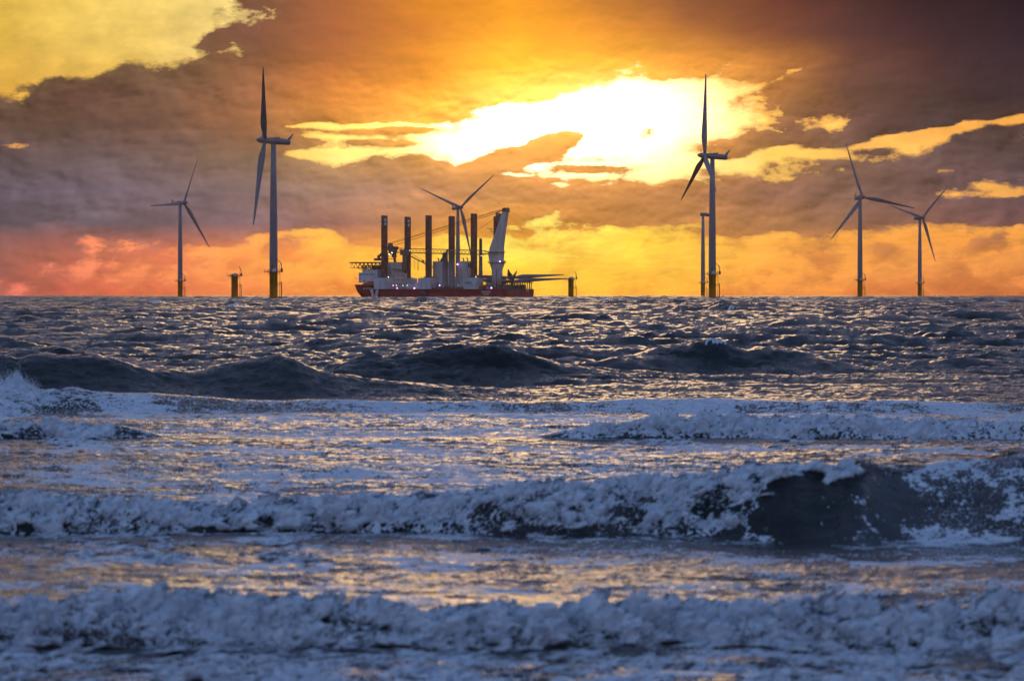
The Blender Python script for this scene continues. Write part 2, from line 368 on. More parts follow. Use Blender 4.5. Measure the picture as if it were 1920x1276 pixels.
def breaker(yc0, yc, Aamp, wf, wb, tf, fo, bulge, turb, nl, seed, trough=0.12, skirt=0.25, sharp=0.85):
    """A breaking wave: crest line yc, height Aamp, front width wf*A, back length wb,
    whitewater from the crest down to the fraction tf of the front, bulging shoreward."""
    global Z, DY, foam, DX
    j0, j1 = np.searchsorted(ysr, yc0 - 6), np.searchsorted(ysr, yc0 + 4 * wb.max() if hasattr(wb, 'max') else yc0 + 4 * wb)
    s = slice(j0, j1)
    wob = crest_noise(yc0, 9.0, seed) * 0.16 * fo + crest_noise(yc0, 33.0, seed + 1) * 0.20
    q = Yg[s] - (yc + wob)
    Am = Aamp * (1 + 0.10 * crest_noise(yc0, 14.0, seed + 2) + 0.05 * fo * crest_noise(yc0, 3.1, seed + 3))
    W_ = np.maximum(wf * Am, 0.5)
    t = np.clip(-q / W_, 0, 1)
    back = np.exp(-(np.maximum(q, 0) / wb) ** 1.4)
    front = 0.5 + 0.5 * np.cos(np.pi * t)
    front = front ** sharp
    prof = np.where(q > 0, back, front)
    beyond = np.maximum(-q - W_, 0)
    dip = np.where(q < 0, sst(t, 0.5, 1.0) * np.exp(-(beyond / (2.2 * W_ + 0.5)) ** 2), 0)
    calm = np.exp(-(q / (2.5 * W_)) ** 2) * 0.6
    Z[s] = Z[s] * (1 - calm) + Am * prof - trough * Am * dip
    # shoreward bulge of the front
    DY[s] = DY[s] * (1 - calm) - bulge * Am * np.where(q > 0, np.exp(-(q / (0.6 * Am + .05)) ** 2), np.sin(np.pi * np.clip(t, 0, 1) * 0.5 + np.pi / 2) * 0.5 + np.sin(np.pi * np.clip(t, 0, 1)) * 0.5)
    # whitewater
    arc = q * 1.0 - Am * (1 - prof) * np.where(q > 0, 0.2, 1.0)
    xx = Xg[s]
    edge = crest_noise(yc0, 5.0, seed + 4) * 0.07 + samp(FM, 2.2, xx, arc * 1.2) * 0.08
    low = tf + edge
    topq = 0.12 + 0.10 * crest_noise(yc0, 4.0, seed + 6)
    rm = np.where(q > 0, 1 - sst(q, topq * 0.4, topq + 0.5 * skirt), 1 - sst(t, low - 0.08, low + 0.05)) * fo
    b1 = samp(BN, nl, xx + seed, arc * 0.75 + seed * 2.0)
    b2 = samp(BN, nl * 0.37, xx * 1.0 + 3.3, arc * 0.7)
    b3 = samp(FC, nl * 0.25, xx, arc * 0.5)
    bb = (0.72 * b1 + 0.22 * b2 + 0.07 * b3)
    env = np.clip(rm, 0, 1) * np.where(q > 0, np.exp(-(q / 0.25) ** 2), 1)
    up = 0.45 + 0.55 * (1 - t)
    Z[s] += env * turb * (bb * up + 0.15)
    DY[s] -= env * turb * (bb * (1.25 - 0.35 * up) + 0.25)
    tip = np.exp(-((q - 0.02) / 0.10) ** 2) * np.clip(rm, 0, 1)
    Z[s] += tip * turb * 0.45 * np.clip(samp(FC, nl * 0.3, xx + 5, q * 0.3 + seed) + 0.1, 0, 2.2)
    DX[s] += env * turb * 0.6 * b2
    streak = samp(FC, nl * 0.5, xx * 1.1 + 0.25 * b3, arc * 0.35 + 9.1)
    dens = 0.72 + 0.20 * bb + 0.18 * streak + 0.12 * samp(FB, nl * 0.8, xx, arc + seed)
    foam[s] = np.maximum(foam[s], rm * np.clip(dens, 0.1, 1.0))

# where the flat whitewater sheets lie between the breakers
def flat(y0, y1, dens, L, seed, edge=1.5, stretch=1.0):
    """patches of spent foam between two distances, with a density along the bearing"""
    s = slice(np.searchsorted(ysr, y0 - edge * 2), np.searchsorted(ysr, y1 + edge * 2))
    yy = Yg[s]; xx = Xg[s]
    env = sst(yy, y0 - edge, y0 + edge) * (1 - sst(yy, y1 - edge, y1 + edge))
    wx = samp(FB, L * 2.3, xx + seed, yy) * 0.10 * L; wy = samp(FB2, L * 2.1, xx, yy + seed) * 0.10 * L
    n = samp(FM, L, xx + wx, (yy + wy) * stretch + seed * 5) * 0.75 + samp(FN, L * 0.45, xx + wx, (yy + wy) * stretch) * 0.42
    ridge = 1 - np.abs(samp(FN, L * 0.8, xx + wx * 2 + seed, (yy + wy * 2) * stretch)) * 2.6      # foam strings
    n = np.maximum(n, ridge * 0.9 - 0.15)
    th = (1 - dens * 0.84 * env) * 2.6 - 1.2
    f = sst(n, th - 0.30, th + 0.30) * sst(env, 0.02, 0.2)
    foam[s] = np.maximum(foam[s], f * 0.9)
    thin[s] = np.maximum(thin[s], env * dens)

SUN_COLS = None
flat(21, 32.3, lst([(0, .50), (500, .42), (900, .60), (1300, .46), (1920, .40)]), 4.0, 1, 0.5, .55)
flat(33.9, 37.0, lst([(0, .25), (500, .38), (900, .46), (1920, .40)]), 2.6, 2, 1.0, .6)
flat(37.0, 44.5, lst([(0, .40), (600, .44), (1000, .40), (1500, .40), (1920, .40)]), 3.6, 3, 1.0, .5)
flat(44.0, 50.4, lst([(0, .30), (500, .30), (640, .45), (800, .28), (1150, .40), (1260, .50), (1330, .14), (1640, .14), (1760, .48), (1920, .5)]), 4.0, 4, 0.6, .6)
flat(50.2, 58, lst([(0, .40), (300, .46), (700, .58), (1000, .60), (1300, .52), (1650, .25), (1920, .25)]), 5.0, 5, 1.5, .36)
flat(57, 79, lst([(0, .48), (300, .54), (600, .64), (1000, .66), (1250, .64), (1450, .42), (1920, .3)]), 6.0, 6, 3, .26)
flat(80.5, 99.4, lst([(0, .52), (250, .50), (500, .66), (900, .72), (1200, .78), (1700, .76), (1920, .6)]), 7.0, 7, 1.0, .24)

# nearest roller
breaker(33.6, lst([(-200, 33.3), (400, 33.5), (900, 33.2), (1400, 33.5), (2100, 33.3)]),
        lst([(-200, .29), (400, .32), (900, .30), (1500, .34), (2100, .32)]), 1.25, np.float64(1.8),
        lst([(-200, 1.0), (2100, .98)]), 1.0, 0.30, 0.052, 5.2, 21)
# second breaker: low roller at the left, tall face at the right with whitewater only along its lip
breaker(49.7, lst([(-200, 49.3), (400, 49.5), (1000, 49.8), (1500, 49.9), (1700, 50.2), (2100, 50.2)]),
        lst([(-200, .36), (0, .38), (500, .40), (900, .46), (1200, .53), (1400, .74), (1600, .93), (1720, .84), (1850, .90), (2100, .8)]), lst([(-200, 1.35), (1000, 1.35), (1350, 1.8), (1600, 2.9), (2100, 2.9)]), np.float64(2.0),
        lst([(-200, .98), (300, .95), (640, .92), (960, .88), (1200, .74), (1400, .50), (1440, .42), (1500, .32), (1600, .19), (1680, .08), (1740, .03), (1900, .1), (2100, .2)]),
        lst([(-200, 1), (1600, 1), (1700, .3), (1740, .0), (1860, .0), (1930, .6), (2100, .8)]), 0.30, 0.052, 6.2, 22, sharp=lst([(-200, .85), (1000, .85), (1350, 1.1), (1600, 1.7), (2100, 1.7)]))
# third line, right of centre
breaker(81.0, lst([(-200, 80.6), (900, 81), (2100, 81.3)]),
        lst([(-200, .28), (230, .26), (300, .0), (1000, .0), (1120, .30), (1350, .42), (1700, .40), (1900, .36), (2100, .3)]), 1.5, np.float64(2.4),
        lst([(-200, .9), (1300, .8), (2100, .85)]),
        lst([(-200, 1), (180, 1), (300, 0), (1050, 0), (1130, 1), (1750, 1), (1850, .6), (2100, .5)]), 0.2, 0.055, 8.5, 23)
# crest that edges the whitewater sheet
breaker(98.6, lst([(-200, 97.5), (60, 98.6), (500, 98.9), (2100, 98.9)]),
        lst([(-200, .9), (0, .72), (80, .55), (200, .42), (500, .28), (900, .24), (1400, .26), (2100, .2)]), 6.0, np.float64(2.0),
        lst([(-200, .9), (2100, .5)]), lst([(-200, 1), (60, .9), (140, .5), (300, 0), (2100, 0)]), 0.0, 0.05, 8, 24, trough=0.0)
# unbroken dark swells beyond
def swell(yc0, amp, wfm, wbm, seed, dark=0.7):
    global Z, DY
    s = slice(np.searchsorted(ysr, yc0 - 5 * wfm), np.searchsorted(ysr, yc0 + 4 * wbm))
    q = Yg[s] - yc0 - crest_noise(yc0, 47.0, seed) * 0.7 - crest_noise(yc0, 15.0, seed + 5) * 0.3
    amp = amp * (1 + .10 * crest_noise(yc0, 11.0, seed + 9))
    w = np.where(q > 0, wbm, wfm)
    e = np.exp(-np.sqrt((q / w) ** 2 + 0.06) ** 1.25 + 0.245 ** 1.25)
    Z[s] += amp * e - 0.25 * amp * np.exp(-((q + 2.6 * wfm) / (1.6 * wfm)) ** 2)
    DY[s] -= amp * 0.55 * e
    Z[s] += 0
swell(114, lst([(-200, 1.5), (0, 1.3), (150, 1.18), (300, .86), (400, .70), (470, .85), (525, 1.02), (580, .86), (680, .55), (800, .3), (950, .1), (1100, 0), (2100, 0)]), 2.4, 2.6, 31)
swell(134, lst([(-200, 0), (560, 0), (640, .5), (730, .85), (850, 1.08), (960, .92), (1060, .7), (1130, .35), (1230, .15), (2100, 0)]), 2.2, 3.0, 32)
swell(148, lst([(-200, 0), (1080, 0), (1170, .85), (1260, .95), (1340, 1.12), (1430, .9), (1500, .5), (1600, .2), (1800, .3), (2100, .2)]), 2.3, 3.2, 33)
for yy_, aa_, sd_ in ((172, .42, 51), (205, .45, 52), (250, .5, 53), (310, .55, 54), (390, .6, 55), (480, .6, 56)):
    swell(yy_, aa_ * np.clip(0.45 + 0.55 * crest_noise(yy_, 60.0, sd_ + 20), 0, 1.6), 2.2 + yy_ * .004, 3.0 + yy_ * .006, sd_)
swell(560, lst([(-200, 0), (1240, 0), (1310, .8), (1372, 1.5), (1430, .9), (1500, .2), (2100, 0)]), 9, 9, 34)
# whitecaps: small breaking tops out at sea (bearing, distance, half width, strength)
def whitecap(bx, y0, hw, dy, lift):
    global Z
    s = slice(np.searchsorted(ysr, y0 - 3 * dy), np.searchsorted(ysr, y0 + 3 * dy))
    e = np.exp(-((PX[s] - bx) / hw) ** 2 - ((Yg[s] - y0) / dy) ** 2)
    n = samp(FC, y0 * 0.035, Xg[s], Yg[s] * 0.5) * 0.5
    ragged = samp(FB, hw * 0.045 * y0 / 100 + 0.5, Xg[s], Yg[s])
    foam[s] = np.maximum(foam[s], sst(e + n * 0.45 + ragged * 0.15, 0.55, 0.95))
    Z[s] += e * lift * (1 + 0.35 * n)
for a in ((1345, 148.0, 24, 0.5, .12), (812, 1150, 34, 60, 1.2), (745, 640, 18, 20, .5), (1372, 557, 14, 3, .1), (440, 700, 22, 30, .7),
          (1137, 1100, 14, 50, .9), (295, 900, 16, 30, .7), (60, 700, 14, 18, .3), (1820, 500, 14, 8, .3),
          (1880, 950, 16, 30, .6), (610, 430, 10, 4, .25), (985, 330, 9, 3, .2)):
    whitecap(*a)
# spray-headed peak at the far left
s = slice(np.searchsorted(ysr, 97.6), np.searchsorted(ysr, 99.6))
e = np.exp(-((PX[s] - 32) / 22) ** 2)
foam[s] = np.maximum(foam[s], sst(e, .3, .6)); Z[s] += e * 0.17 * (1 + 0.4 * samp(BN, 2.0, Xg[s], Yg[s])) * np.exp(-((Yg[s] - 98.6) / .5) ** 2)

foam = np.clip(foam, 0, 1)
VX = Xg + DX; VY = Yg + DY; VZ = Z - drop(Yg)
co = np.empty((NY, NX, 3), np.float32); co[..., 0] = VX; co[..., 1] = VY; co[..., 2] = VZ
idx = np.arange(NY * NX, dtype=np.int32).reshape(NY, NX)
quads = np.stack([idx[:-1, :-1], idx[:-1, 1:], idx[1:, 1:], idx[1:, :-1]], -1).reshape(-1)
me = bpy.data.meshes.new('sea')
me.vertices.add(NY * NX); me.vertices.foreach_set('co', co.reshape(-1))
nf = len(quads) // 4
me.loops.add(len(quads)); me.loops.foreach_set('vertex_index', quads)
me.polygons.add(nf); me.polygons.foreach_set('loop_start', np.arange(0, nf * 4, 4, dtype=np.int32))
me.polygons.foreach_set('use_smooth', np.ones(nf, bool))
me.update()
for nm, arr in (('foam', foam),):
    at = me.attributes.new(nm, 'FLOAT', 'POINT'); at.data.foreach_set('value', arr.astype(np.float32).reshape(-1))
sea = bpy.data.objects.new('sea', me); col.objects.link(sea); sea['kind'] = 'structure'
print('sea grid', NY, NX)

m = bpy.data.materials.new('sea_water'); m.use_nodes = True; t = NT(m.node_tree)
m.node_tree.nodes.clear()
at = t.new('ShaderNodeAttribute', attribute_name='foam').outputs['Fac']
pos = t.new('ShaderNodeNewGeometry').outputs['Position']; P = t.sep(pos)
dist = P[1]
nA, _ = t.noise(pos, 2.6, 6.0, 0.62); nB, _ = t.noise(pos, 17.0, 4.0, 0.6)
pv = t.vec(t.m('MULTIPLY', P[0], 0.55), P[1], P[2])
nF, _ = t.noise(pv, 0.55, 7.0, 0.62, 0.3)
hgt = t.m('ADD', t.m('MULTIPLY', nA, 0.12), t.m('MULTIPLY', nB, t.ss(dist, 40.0, 160.0, a=0.012, b=0.0)))
hgt = t.m('ADD', hgt, t.m('MULTIPLY', nF, t.ss(dist, 90.0, 600.0, a=0.0, b=0.7)))
bw = t.new('ShaderNodeBump'); bw.inputs['Strength'].default_value = 1.0; bw.inputs['Distance'].default_value = 1.0; t.set(bw.inputs['Height'], hgt)
wat = t.new('ShaderNodeBsdfPrincipled')
nS, _ = t.noise(pv, 0.9, 5.0, 0.6, 0.4)
murk = t.m('MULTIPLY', t.ss(nS, 0.35, 0.68), t.ss(dist, 55.0, 130.0, a=1.0, b=0.12))   # sand and air stirred up in the surf
t.set(wat.inputs['Base Color'], t.mix(murk, (0.014, 0.018, 0.016), (0.085, 0.078, 0.080))); wat.inputs['IOR'].default_value = 1.33
t.set(wat.inputs['Roughness'], t.ss(dist, 60.0, 1500.0, a=0.10, b=0.22)); t.l.new(bw.outputs[0], wat.inputs['Normal'])
# foam: sub-centimetre bubbles, ragged film at its thin edges
nG, _ = t.noise(pos, 6.0, 5.0, 0.60); nH, _ = t.noise(pos, 30.0, 3.0, 0.5)
fo = t.ss(t.m('ADD', at, t.m('MULTIPLY', t.m('SUBTRACT', nG, 0.5), 0.14)), 0.32, 0.70)
fcol = t.mix(t.ss(nG, 0.35, 0.7), (0.58, 0.63, 0.69), (0.86, 0.88, 0.90))
fb = t.new('ShaderNodeBump'); fb.inputs['Strength'].default_value = 0.9; fb.inputs['Distance'].default_value = 1.0
t.set(fb.inputs['Height'], t.m('ADD', t.m('MULTIPLY', nG, 0.015), t.m('MULTIPLY', nH, 0.003)))
fm = t.new('ShaderNodeBsdfPrincipled'); t.set(fm.inputs['Base Color'], fcol); fm.inputs['Roughness'].default_value = 0.34
fm.inputs['IOR'].default_value = 1.33; t.l.new(fb.outputs[0], fm.inputs['Normal'])
mx = t.new('ShaderNodeMixShader'); t.set(mx.inputs[0], fo); t.l.new(wat.outputs[0], mx.inputs[1]); t.l.new(fm.outputs[0], mx.inputs[2])
out = t.new('ShaderNodeOutputMaterial'); t.l.new(mx.outputs[0], out.inputs[0])
me.materials.append(m); SEAMAT = m
seaZ = Z; 

# beach the camera stands on (below and behind the lens)
bm_v = []; bm_f = []
bx = [-400, -60, -20, 0, 20, 60, 400]; by = [-300, -60, -20, 0, 10, 18, 24]; bz = [4, 2.4, 1.7, 1.25, .7, .1, -.5]
for j, y in enumerate(by):
    for x in bx: bm_v.append((x, y, bz[j]))
for j in range(len(by) - 1):
    for i in range(len(bx) - 1):
        a = j * len(bx) + i; bm_f.append((a, a + 1, a + 1 + len(bx), a + len(bx)))
bme = bpy.data.meshes.new('beach'); bme.from_pydata(bm_v, [], bm_f); bme.materials.append(mat('wet_sand', (0.22, 0.17, 0.12), 0.5, var=0.3, scale=1.5, bump=0.2))
beach = bpy.data.objects.new('beach', bme); col.objects.link(beach); beach['kind'] = 'structure'

# droplets torn off the lips
sv = []; sf = []
rr = random.Random(5)
ztop = {}
def spray(j, lo, hi, n, hmax, r0, r1, cl=0.5):
    c0, c1 = np.searchsorted(PX[0], lo), np.searchsorted(PX[0], hi)
    centres = [rr.uniform(c0, c1) for _ in range(max(3, n // 60))]
    for k in range(n):
        c = int(min(max(rr.gauss(rr.choice(centres), (c1 - c0) * 0.012), c0), c1 - 1)) if rr.random() < cl else rr.randrange(c0, c1)
        jj = j + rr.randrange(-14, 10)
        x, y, z = co[jj, c]
        h = hmax * rr.random() ** 2.6
        x += rr.gauss(0, .04); y += rr.gauss(0, .05); z += 0.01 + h
        r = rr.uniform(r0, r1) * (1 - 0.5 * h / hmax); b = len(sv)
        for dx, dy, dz in ((1, 0, -.5), (-.6, .8, -.5), (-.6, -.8, -.5), (0, 0, 1.1)): sv.append((x + dx * r, y + dy * r, z + dz * r * 1.3))
        sf.extend([(b, b + 1, b + 3), (b + 1, b + 2, b + 3), (b + 2, b, b + 3), (b, b + 2, b + 1)])
spray(np.searchsorted(ysr, 33.55), -100, 2020, 2600, 0.10, .003, .009)
spray(np.searchsorted(ysr, 49.7), -100, 1660, 2600, 0.13, .004, .012)
spray(np.searchsorted(ysr, 81.0), 1120, 1800, 700, 0.14, .006, .016)
spray(np.searchsorted(ysr, 98.6), -60, 75, 3000, 0.30, .006, .015, .8)
sme = bpy.data.meshes.new('sea_spray'); sme.from_pydata(sv, [], sf); sme.materials.append(mat('spray_white', (0.8, 0.82, 0.85), 0.5))
spo = bpy.data.objects.new('sea_spray', sme); col.objects.link(spo); spo['kind'] = 'stuff'; spo['label'] = 'fine white droplets thrown off the breaking wave crests'; spo['category'] = 'spray'
# ------------------------------------------------------------------ mesh builder
class G:
    def __init__(s): s.v = []; s.f = []; s.sm = []
    def face(s, idx, smooth=False): s.f.append(tuple(idx)); s.sm.append(smooth)
    def box(s, c, d, rz=0.0, ry=0.0, taper=1.0):
        M = Matrix.Rotation(rz, 3, 'Z') @ Matrix.Rotation(ry, 3, 'Y'); b = len(s.v)
        for z in (-1, 1):
            k = taper if z > 0 else 1
            for x, y in ((-1, -1), (1, -1), (1, 1), (-1, 1)):
                s.v.append(tuple(Vector(c) + M @ Vector((x * d[0] / 2 * k, y * d[1] / 2 * k, z * d[2] / 2))))
        for q in ((3, 2, 1, 0), (4, 5, 6, 7), (0, 1, 5, 4), (1, 2, 6, 5), (2, 3, 7, 6), (3, 0, 4, 7)): s.face([b + i for i in q])
        return s
    def loft(s, rings, cap0=True, cap1=True, smooth=True):
        b = len(s.v); n = len(rings[0])
        for r in rings: s.v.extend(tuple(p) for p in r)
        for i in range(len(rings) - 1):
            for j in range(n):
                a = b + i * n + j; c = b + i * n + (j + 1) % n
                s.face((a, c, c + n, a + n), smooth)
        if cap0: s.face([b + j for j in range(n)][::-1])
        if cap1: s.face([b + (len(rings) - 1) * n + j for j in range(n)])
        return s
    def tube(s, p0, p1, r0, r1=None, n=8, smooth=True):
        r1 = r0 if r1 is None else r1
        p0, p1 = Vector(p0), Vector(p1); d = (p1 - p0).normalized()
        a = d.orthogonal().normalized() if abs(d.z) < .99 else Vector((1, 0, 0)); b = d.cross(a)
        ring = lambda p, r: [p + (a * math.cos(2 * math.pi * i / n) + b * math.sin(2 * math.pi * i / n)) * r for i in range(n)]
        return s.loft([ring(p0, r0), ring(p1, r1)], smooth=smooth)
    def path(s, pts, r, n=6):
        for a, b in zip(pts, pts[1:]): s.tube(a, b, r, n=n)
        return s
    def lathe(s, prof, c=(0, 0, 0), n=24):              # profile of (radius, height) pairs about the z axis
        rings = [[(c[0] + r * math.cos(2 * math.pi * i / n), c[1] + r * math.sin(2 * math.pi * i / n), c[2] + z) for i in range(n)] for r, z in prof]
        return s.loft(rings)
    def prism(s, poly, y0, y1):                         # polygon in x-z, extruded along y
        n = len(poly); b = len(s.v)
        s.v.extend((x, y0, z) for x, z in poly); s.v.extend((x, y1, z) for x, z in poly)
        s.face([b + i for i in range(n)]); s.face([b + n + i for i in range(n)][::-1])
        for i in range(n): s.face((b + i, b + n + i, b + n + (i + 1) % n, b + (i + 1) % n))
        return s
    def rail(s, pts, h=1.1, r=0.05, post=2.0, mid=True):
        pts = [Vector(p) for p in pts]
        for a, b in zip(pts, pts[1:]):
            for k in ((1, .5) if mid else (1,)): s.tube(a + Vector((0, 0, h * k)), b + Vector((0, 0, h * k)), r, n=4, smooth=False)
            m = max(1, round((b - a).length / post))
            for i in range(m + 1):
                p = a.lerp(b, i / m); s.tube(p, p + Vector((0, 0, h)), r, n=4, smooth=False)
        return s
    def build(s, name, m, parent=None, loc=None):
        me = bpy.data.meshes.new(name); me.from_pydata([tuple(v) for v in s.v], [], s.f)
        me.polygons.foreach_set('use_smooth', s.sm); me.materials.append(MAT[m] if isinstance(m, str) else m)
        me.validate(); me.update()
        import bmesh
        b = bmesh.new(); b.from_mesh(me); bmesh.ops.recalc_face_normals(b, faces=b.faces); b.to_mesh(me); b.free()
        o = bpy.data.objects.new(name, me); col.objects.link(o); o.parent = parent
        if loc is not None: o.location = loc
        return o
def thing(name, label, cat, loc=(0, 0, 0), rz=0.0, group=None):
    o = bpy.data.objects.new(name, None); col.objects.link(o); o.location = loc; o.rotation_euler.z = rz
    o.empty_display_size = 2; o['label'] = label; o['category'] = cat
    if group: o['group'] = group
    return o
def place(o, parent, M): o.parent = parent; o.matrix_local = M; return o

# ------------------------------------------------------------------ wind turbines
def blade_mesh(L=45.0, twist=12):
    """root at the origin, span along +z, chord along x; a real loft of airfoil sections"""
    st = [(0, .0, 1.9, 1.0), (.03, .0, 1.9, 1.0), (.09, .15, 2.4, .78), (.15, .35, 3.1, .50), (.21, .42, 3.35, .34), (.30, .40, 3.05, .26), (.42, .33, 2.55, .22),
          (.56, .26, 2.05, .19), (.70, .20, 1.6, .17), (.84, .14, 1.15, .16), (.93, .10, .85, .15), (.98, .07, .55, .14), (1.0, .05, .18, .2)]
    rings = []; n = 16
    for f, off, ch, th in st:
        tw = R(twist) * (1 - f) ** 2 * (0 if f < .03 else 1); ring = []
        for i in range(n):
            a = 2 * math.pi * i / n
            x = math.cos(a) * ch / 2; y = math.sin(a) * ch / 2 * th * (1.0 + (0.45 * math.cos(a) if f > .08 else 0))
            x -= off                                   # chord swells to the trailing side
            ring.append((x * math.cos(tw) - y * math.sin(tw), x * math.sin(tw) + y * math.cos(tw) - 1.0 * f * f, f * L))
        rings.append(ring)
    return G().loft(rings)
_blade = blade_mesh().build('blade', 'blade'); BLADE = _blade.data; bpy.data.objects.remove(_blade)
def nacelle_g():
    g = G(); n = 20; rings = []
    for y, r, dz in ((-2.9, 1.55, 0), (-2.2, 1.72, 0), (0, 1.75, 0), (4, 1.68, -.02), (7.6, 1.52, -.06), (8.4, 1.3, -.1), (8.7, .9, -.12)):
        rings.append([(r * math.cos(2 * math.pi * i / n), y, 0.95 * r * math.sin(2 * math.pi * i / n) + dz) for i in range(n)])
    g.loft(rings); return g
NAC = nacelle_g()
def spinner_g():
    g = G(); n = 18; rings = []
    for y, r in ((-3.0, 1.5), (-4.4, 1.68), (-6.2, 1.5), (-7.6, 1.05), (-8.5, .5), (-8.75, .12)):
        rings.append([(r * math.cos(2 * math.pi * i / n), y, r * math.sin(2 * math.pi * i / n)) for i in range(n)])
    g.loft(rings); return g
def base_parts(root, tower=True, side=0.0):
    """yellow transition piece with its platform, ladders and davit; the sea is at z = 0"""
    tp = G().lathe([(2.05, -6), (2.05, 13.2), (2.2, 13.2), (2.2, 13.6)], n=28).build('transition_piece', 'yellow', root)
    if tower is False:
        G().lathe([(2.05, 13.6), (2.05, 14.5), (1.9, 14.9), (1.0, 15.1), (.05, 15.15)], n=24).build('pile_cap', 'blade', root)
    pl = G(); pl.lathe([(2.9, 13.55), (3.0, 13.6), (3.0, 13.85), (2.1, 13.85)], n=20)
    pl.box((2.9, 0, 13.72), (3.4, 4.2, .3)); pl.box((-3.4, -.4, 13.72), (2.6, 2.6, .28))
    for a in range(0, 360, 60): pl.tube((2.05 * math.cos(R(a)), 2.05 * math.sin(R(a)), 12.2), (2.9 * math.cos(R(a)), 2.9 * math.sin(R(a)), 13.6), .1, n=6)
    p = pl.build('platform', 'steel', root)
    rl = G(); ring = [(2.95 * math.cos(R(a)), 2.95 * math.sin(R(a)), 13.85) for a in range(30, 331, 20)]
    rl.rail([(4.55, 2.05, 13.87), (2.95, 2.05, 13.87)]); rl.rail(ring, post=3); rl.rail([(2.95, -2.05, 13.87), (4.55, -2.05, 13.87), (4.55, 2.05, 13.87)])
    rl.rail([(-2.9, .9, 13.87), (-4.65, .9, 13.87), (-4.65, -1.7, 13.87), (-2.9, -1.7, 13.87)])
    rl.build('railing', 'rail', p)
    # boat landing and ladder on the right flank
    bl = G()
    for y in (-.9, .9):
        bl.tube((4.0, y, -3), (4.0, y, 8.6), .26, n=8); 
        for z in (.8, 8.1): bl.tube((1.9, y * .9, z), (4.0, y, z), .17, n=6)
    bl.tube((4.0, -.9, 8.6), (4.0, .9, 8.6), .2, n=6); bl.tube((2.0, 0, 7.2), (4.0, 0, 7.2), .15, n=6)
    bl.build('boat_landing', 'yellow', root)
    ld = G()
    for y in (-.3, .3): ld.tube((3.05, y, .3), (3.05, y, 13.6), .07, n=5)
    for k in range(26): ld.tube((3.05, -.3, .6 + k * .5), (3.05, .3, .6 + k * .5), .035, n=4)
    for k in range(8): ld.tube((3.05, 0, 8.6 + k * .6), (3.5, 0, 8.6 + k * .6), .04, n=4)
    ld.tube((3.5, 0, 8.3), (3.5, 0, 13.2), .05, n=4); ld.build('ladder', 'steel', root)
    # davit crane standing on the platform, its jib folded inward
    dv = G()
    if tower: pts = [(4.1, -1.1, 13.9), (4.1, -1.1, 17.6), (3.9, -1.1, 18.2), (2.6, -1.3, 19.4), (1.2, -2.2, 20.0), (.6, -2.6, 20.1)]
    else: pts = [(4.1, -1.1, 13.9), (4.1, -1.1, 16.9), (3.8, -1.1, 17.9), (2.9, -1.1, 19.6)]
    for i, (a, b) in enumerate(zip(pts, pts[1:])): dv.tube(a, b, .24 - .02 * i, .22 - .02 * i, n=8)
    dv.box((4.15, -1.1, 14.7), (1.1, 1.1, 1.6)); dv.tube((2.7, -1.1, 14.0), (3.5, -1.1, 18.6), .08, n=6)
    dv.build('davit_crane', 'steel', root)
    cb = G(); cb.box((.5, -2.4, 14.7), (1.9, 1.2, 1.7)); cb.build('equipment_box', 'cream', root)
    return tp
def turbine(px, hub_y, yaw, rot, pitch, label, rotor=True):
    d = 2500.0
    for _ in range(30): d = FP * (80 - drop(d) - EYE) / (549 - hub_y)
    root = thing('wind_turbine', label, 'wind turbine', ((px - 960) / FP * d, d, -drop(d)), 0, 'wind turbines standing in the sea')
    base_parts(root)
    G().lathe([(2.05, 13.6), (2.1, 14.2), (2.08, 20), (1.95, 40), (1.6, 62), (1.22, 78.6)], n=32).build('tower', 'tower', root)
    g = G(); g.box((-.4, -2.12, 16.2), (1.0, .12, 2.2)); g.build('door', 'steel', root)
    MY = Matrix.Translation((0, 0, 80.0)) @ Matrix.Rotation(R(yaw), 4, 'Z') @ Matrix.Rotation(R(-4.0), 4, 'X')
    nac = G(); nac.v = list(NAC.v); nac.f = list(NAC.f); nac.sm = list(NAC.sm)
    nac.lathe([(1.3, -1.6), (1.3, -.9)], n=20)
    nc = place(nac.build('nacelle', 'blade'), root, MY)
    g = G(); g.prism([(0, 0), (.0, .01), (.05, .02)], 0, .01); g = G()
    b = len(g.v)                                      # raked tail vane with the wind instruments
    prof = [(6.9, 1.3), (8.5, 1.2), (10.0, 4.3), (9.6, 4.4)]
    g.v.extend((-.28, y, z) for y, z in prof); g.v.extend((.28, y, z) for y, z in prof)
    g.face([0, 1, 2, 3]); g.face([7, 6, 5, 4])
    for i in range(4): g.face((i, i + 4, (i + 1) % 4 + 4, (i + 1) % 4))
    v = g.build('tail_vane', 'blade', nc)
    g = G(); g.box((0, 1.8, 1.70), (1.2, 2.6, .25)); g.box((0, 2.5, 1.85), (1.4, 1.2, .4)); g.tube((0, 1.0, 1.7), (0, 1.0, 2.6), .06, n=5); g.build('roof_hatch', 'steel', nc)
    if rotor:
        place(spinner_g().build('hub', 'blade'), root, MY)
        for k in range(3):
            o = bpy.data.objects.new('blade', BLADE); col.objects.link(o)
            Mb = MY @ Matrix.Translation((0, -4.4, 0)) @ Matrix.Rotation(R(rot + 120 * k), 4, 'Y') @ Matrix.Rotation(R(2.5), 4, 'X') @ Matrix.Translation((0, 0, 1.3)) @ Matrix.Rotation(R(pitch), 4, 'Z')
            place(o, root, Mb)
    return root
turbine(513, 265, -88.3, 39.4, 82, 'large turbine left of the ship, side-on, nose pointing left and one blade straight up')
turbine(1335.5, 293.5, -78.5, -3, 80, 'large turbine right of the ship, side-on, standing in front of a bladeless tower')
turbine(338, 381.5, 53, 25, 25, 'smaller leftmost turbine with its nose pointing right, left of the short yellow pile')
turbine(858.5, 390, 34, 50, 20, 'turbine standing behind the ship, rising between its brown legs')
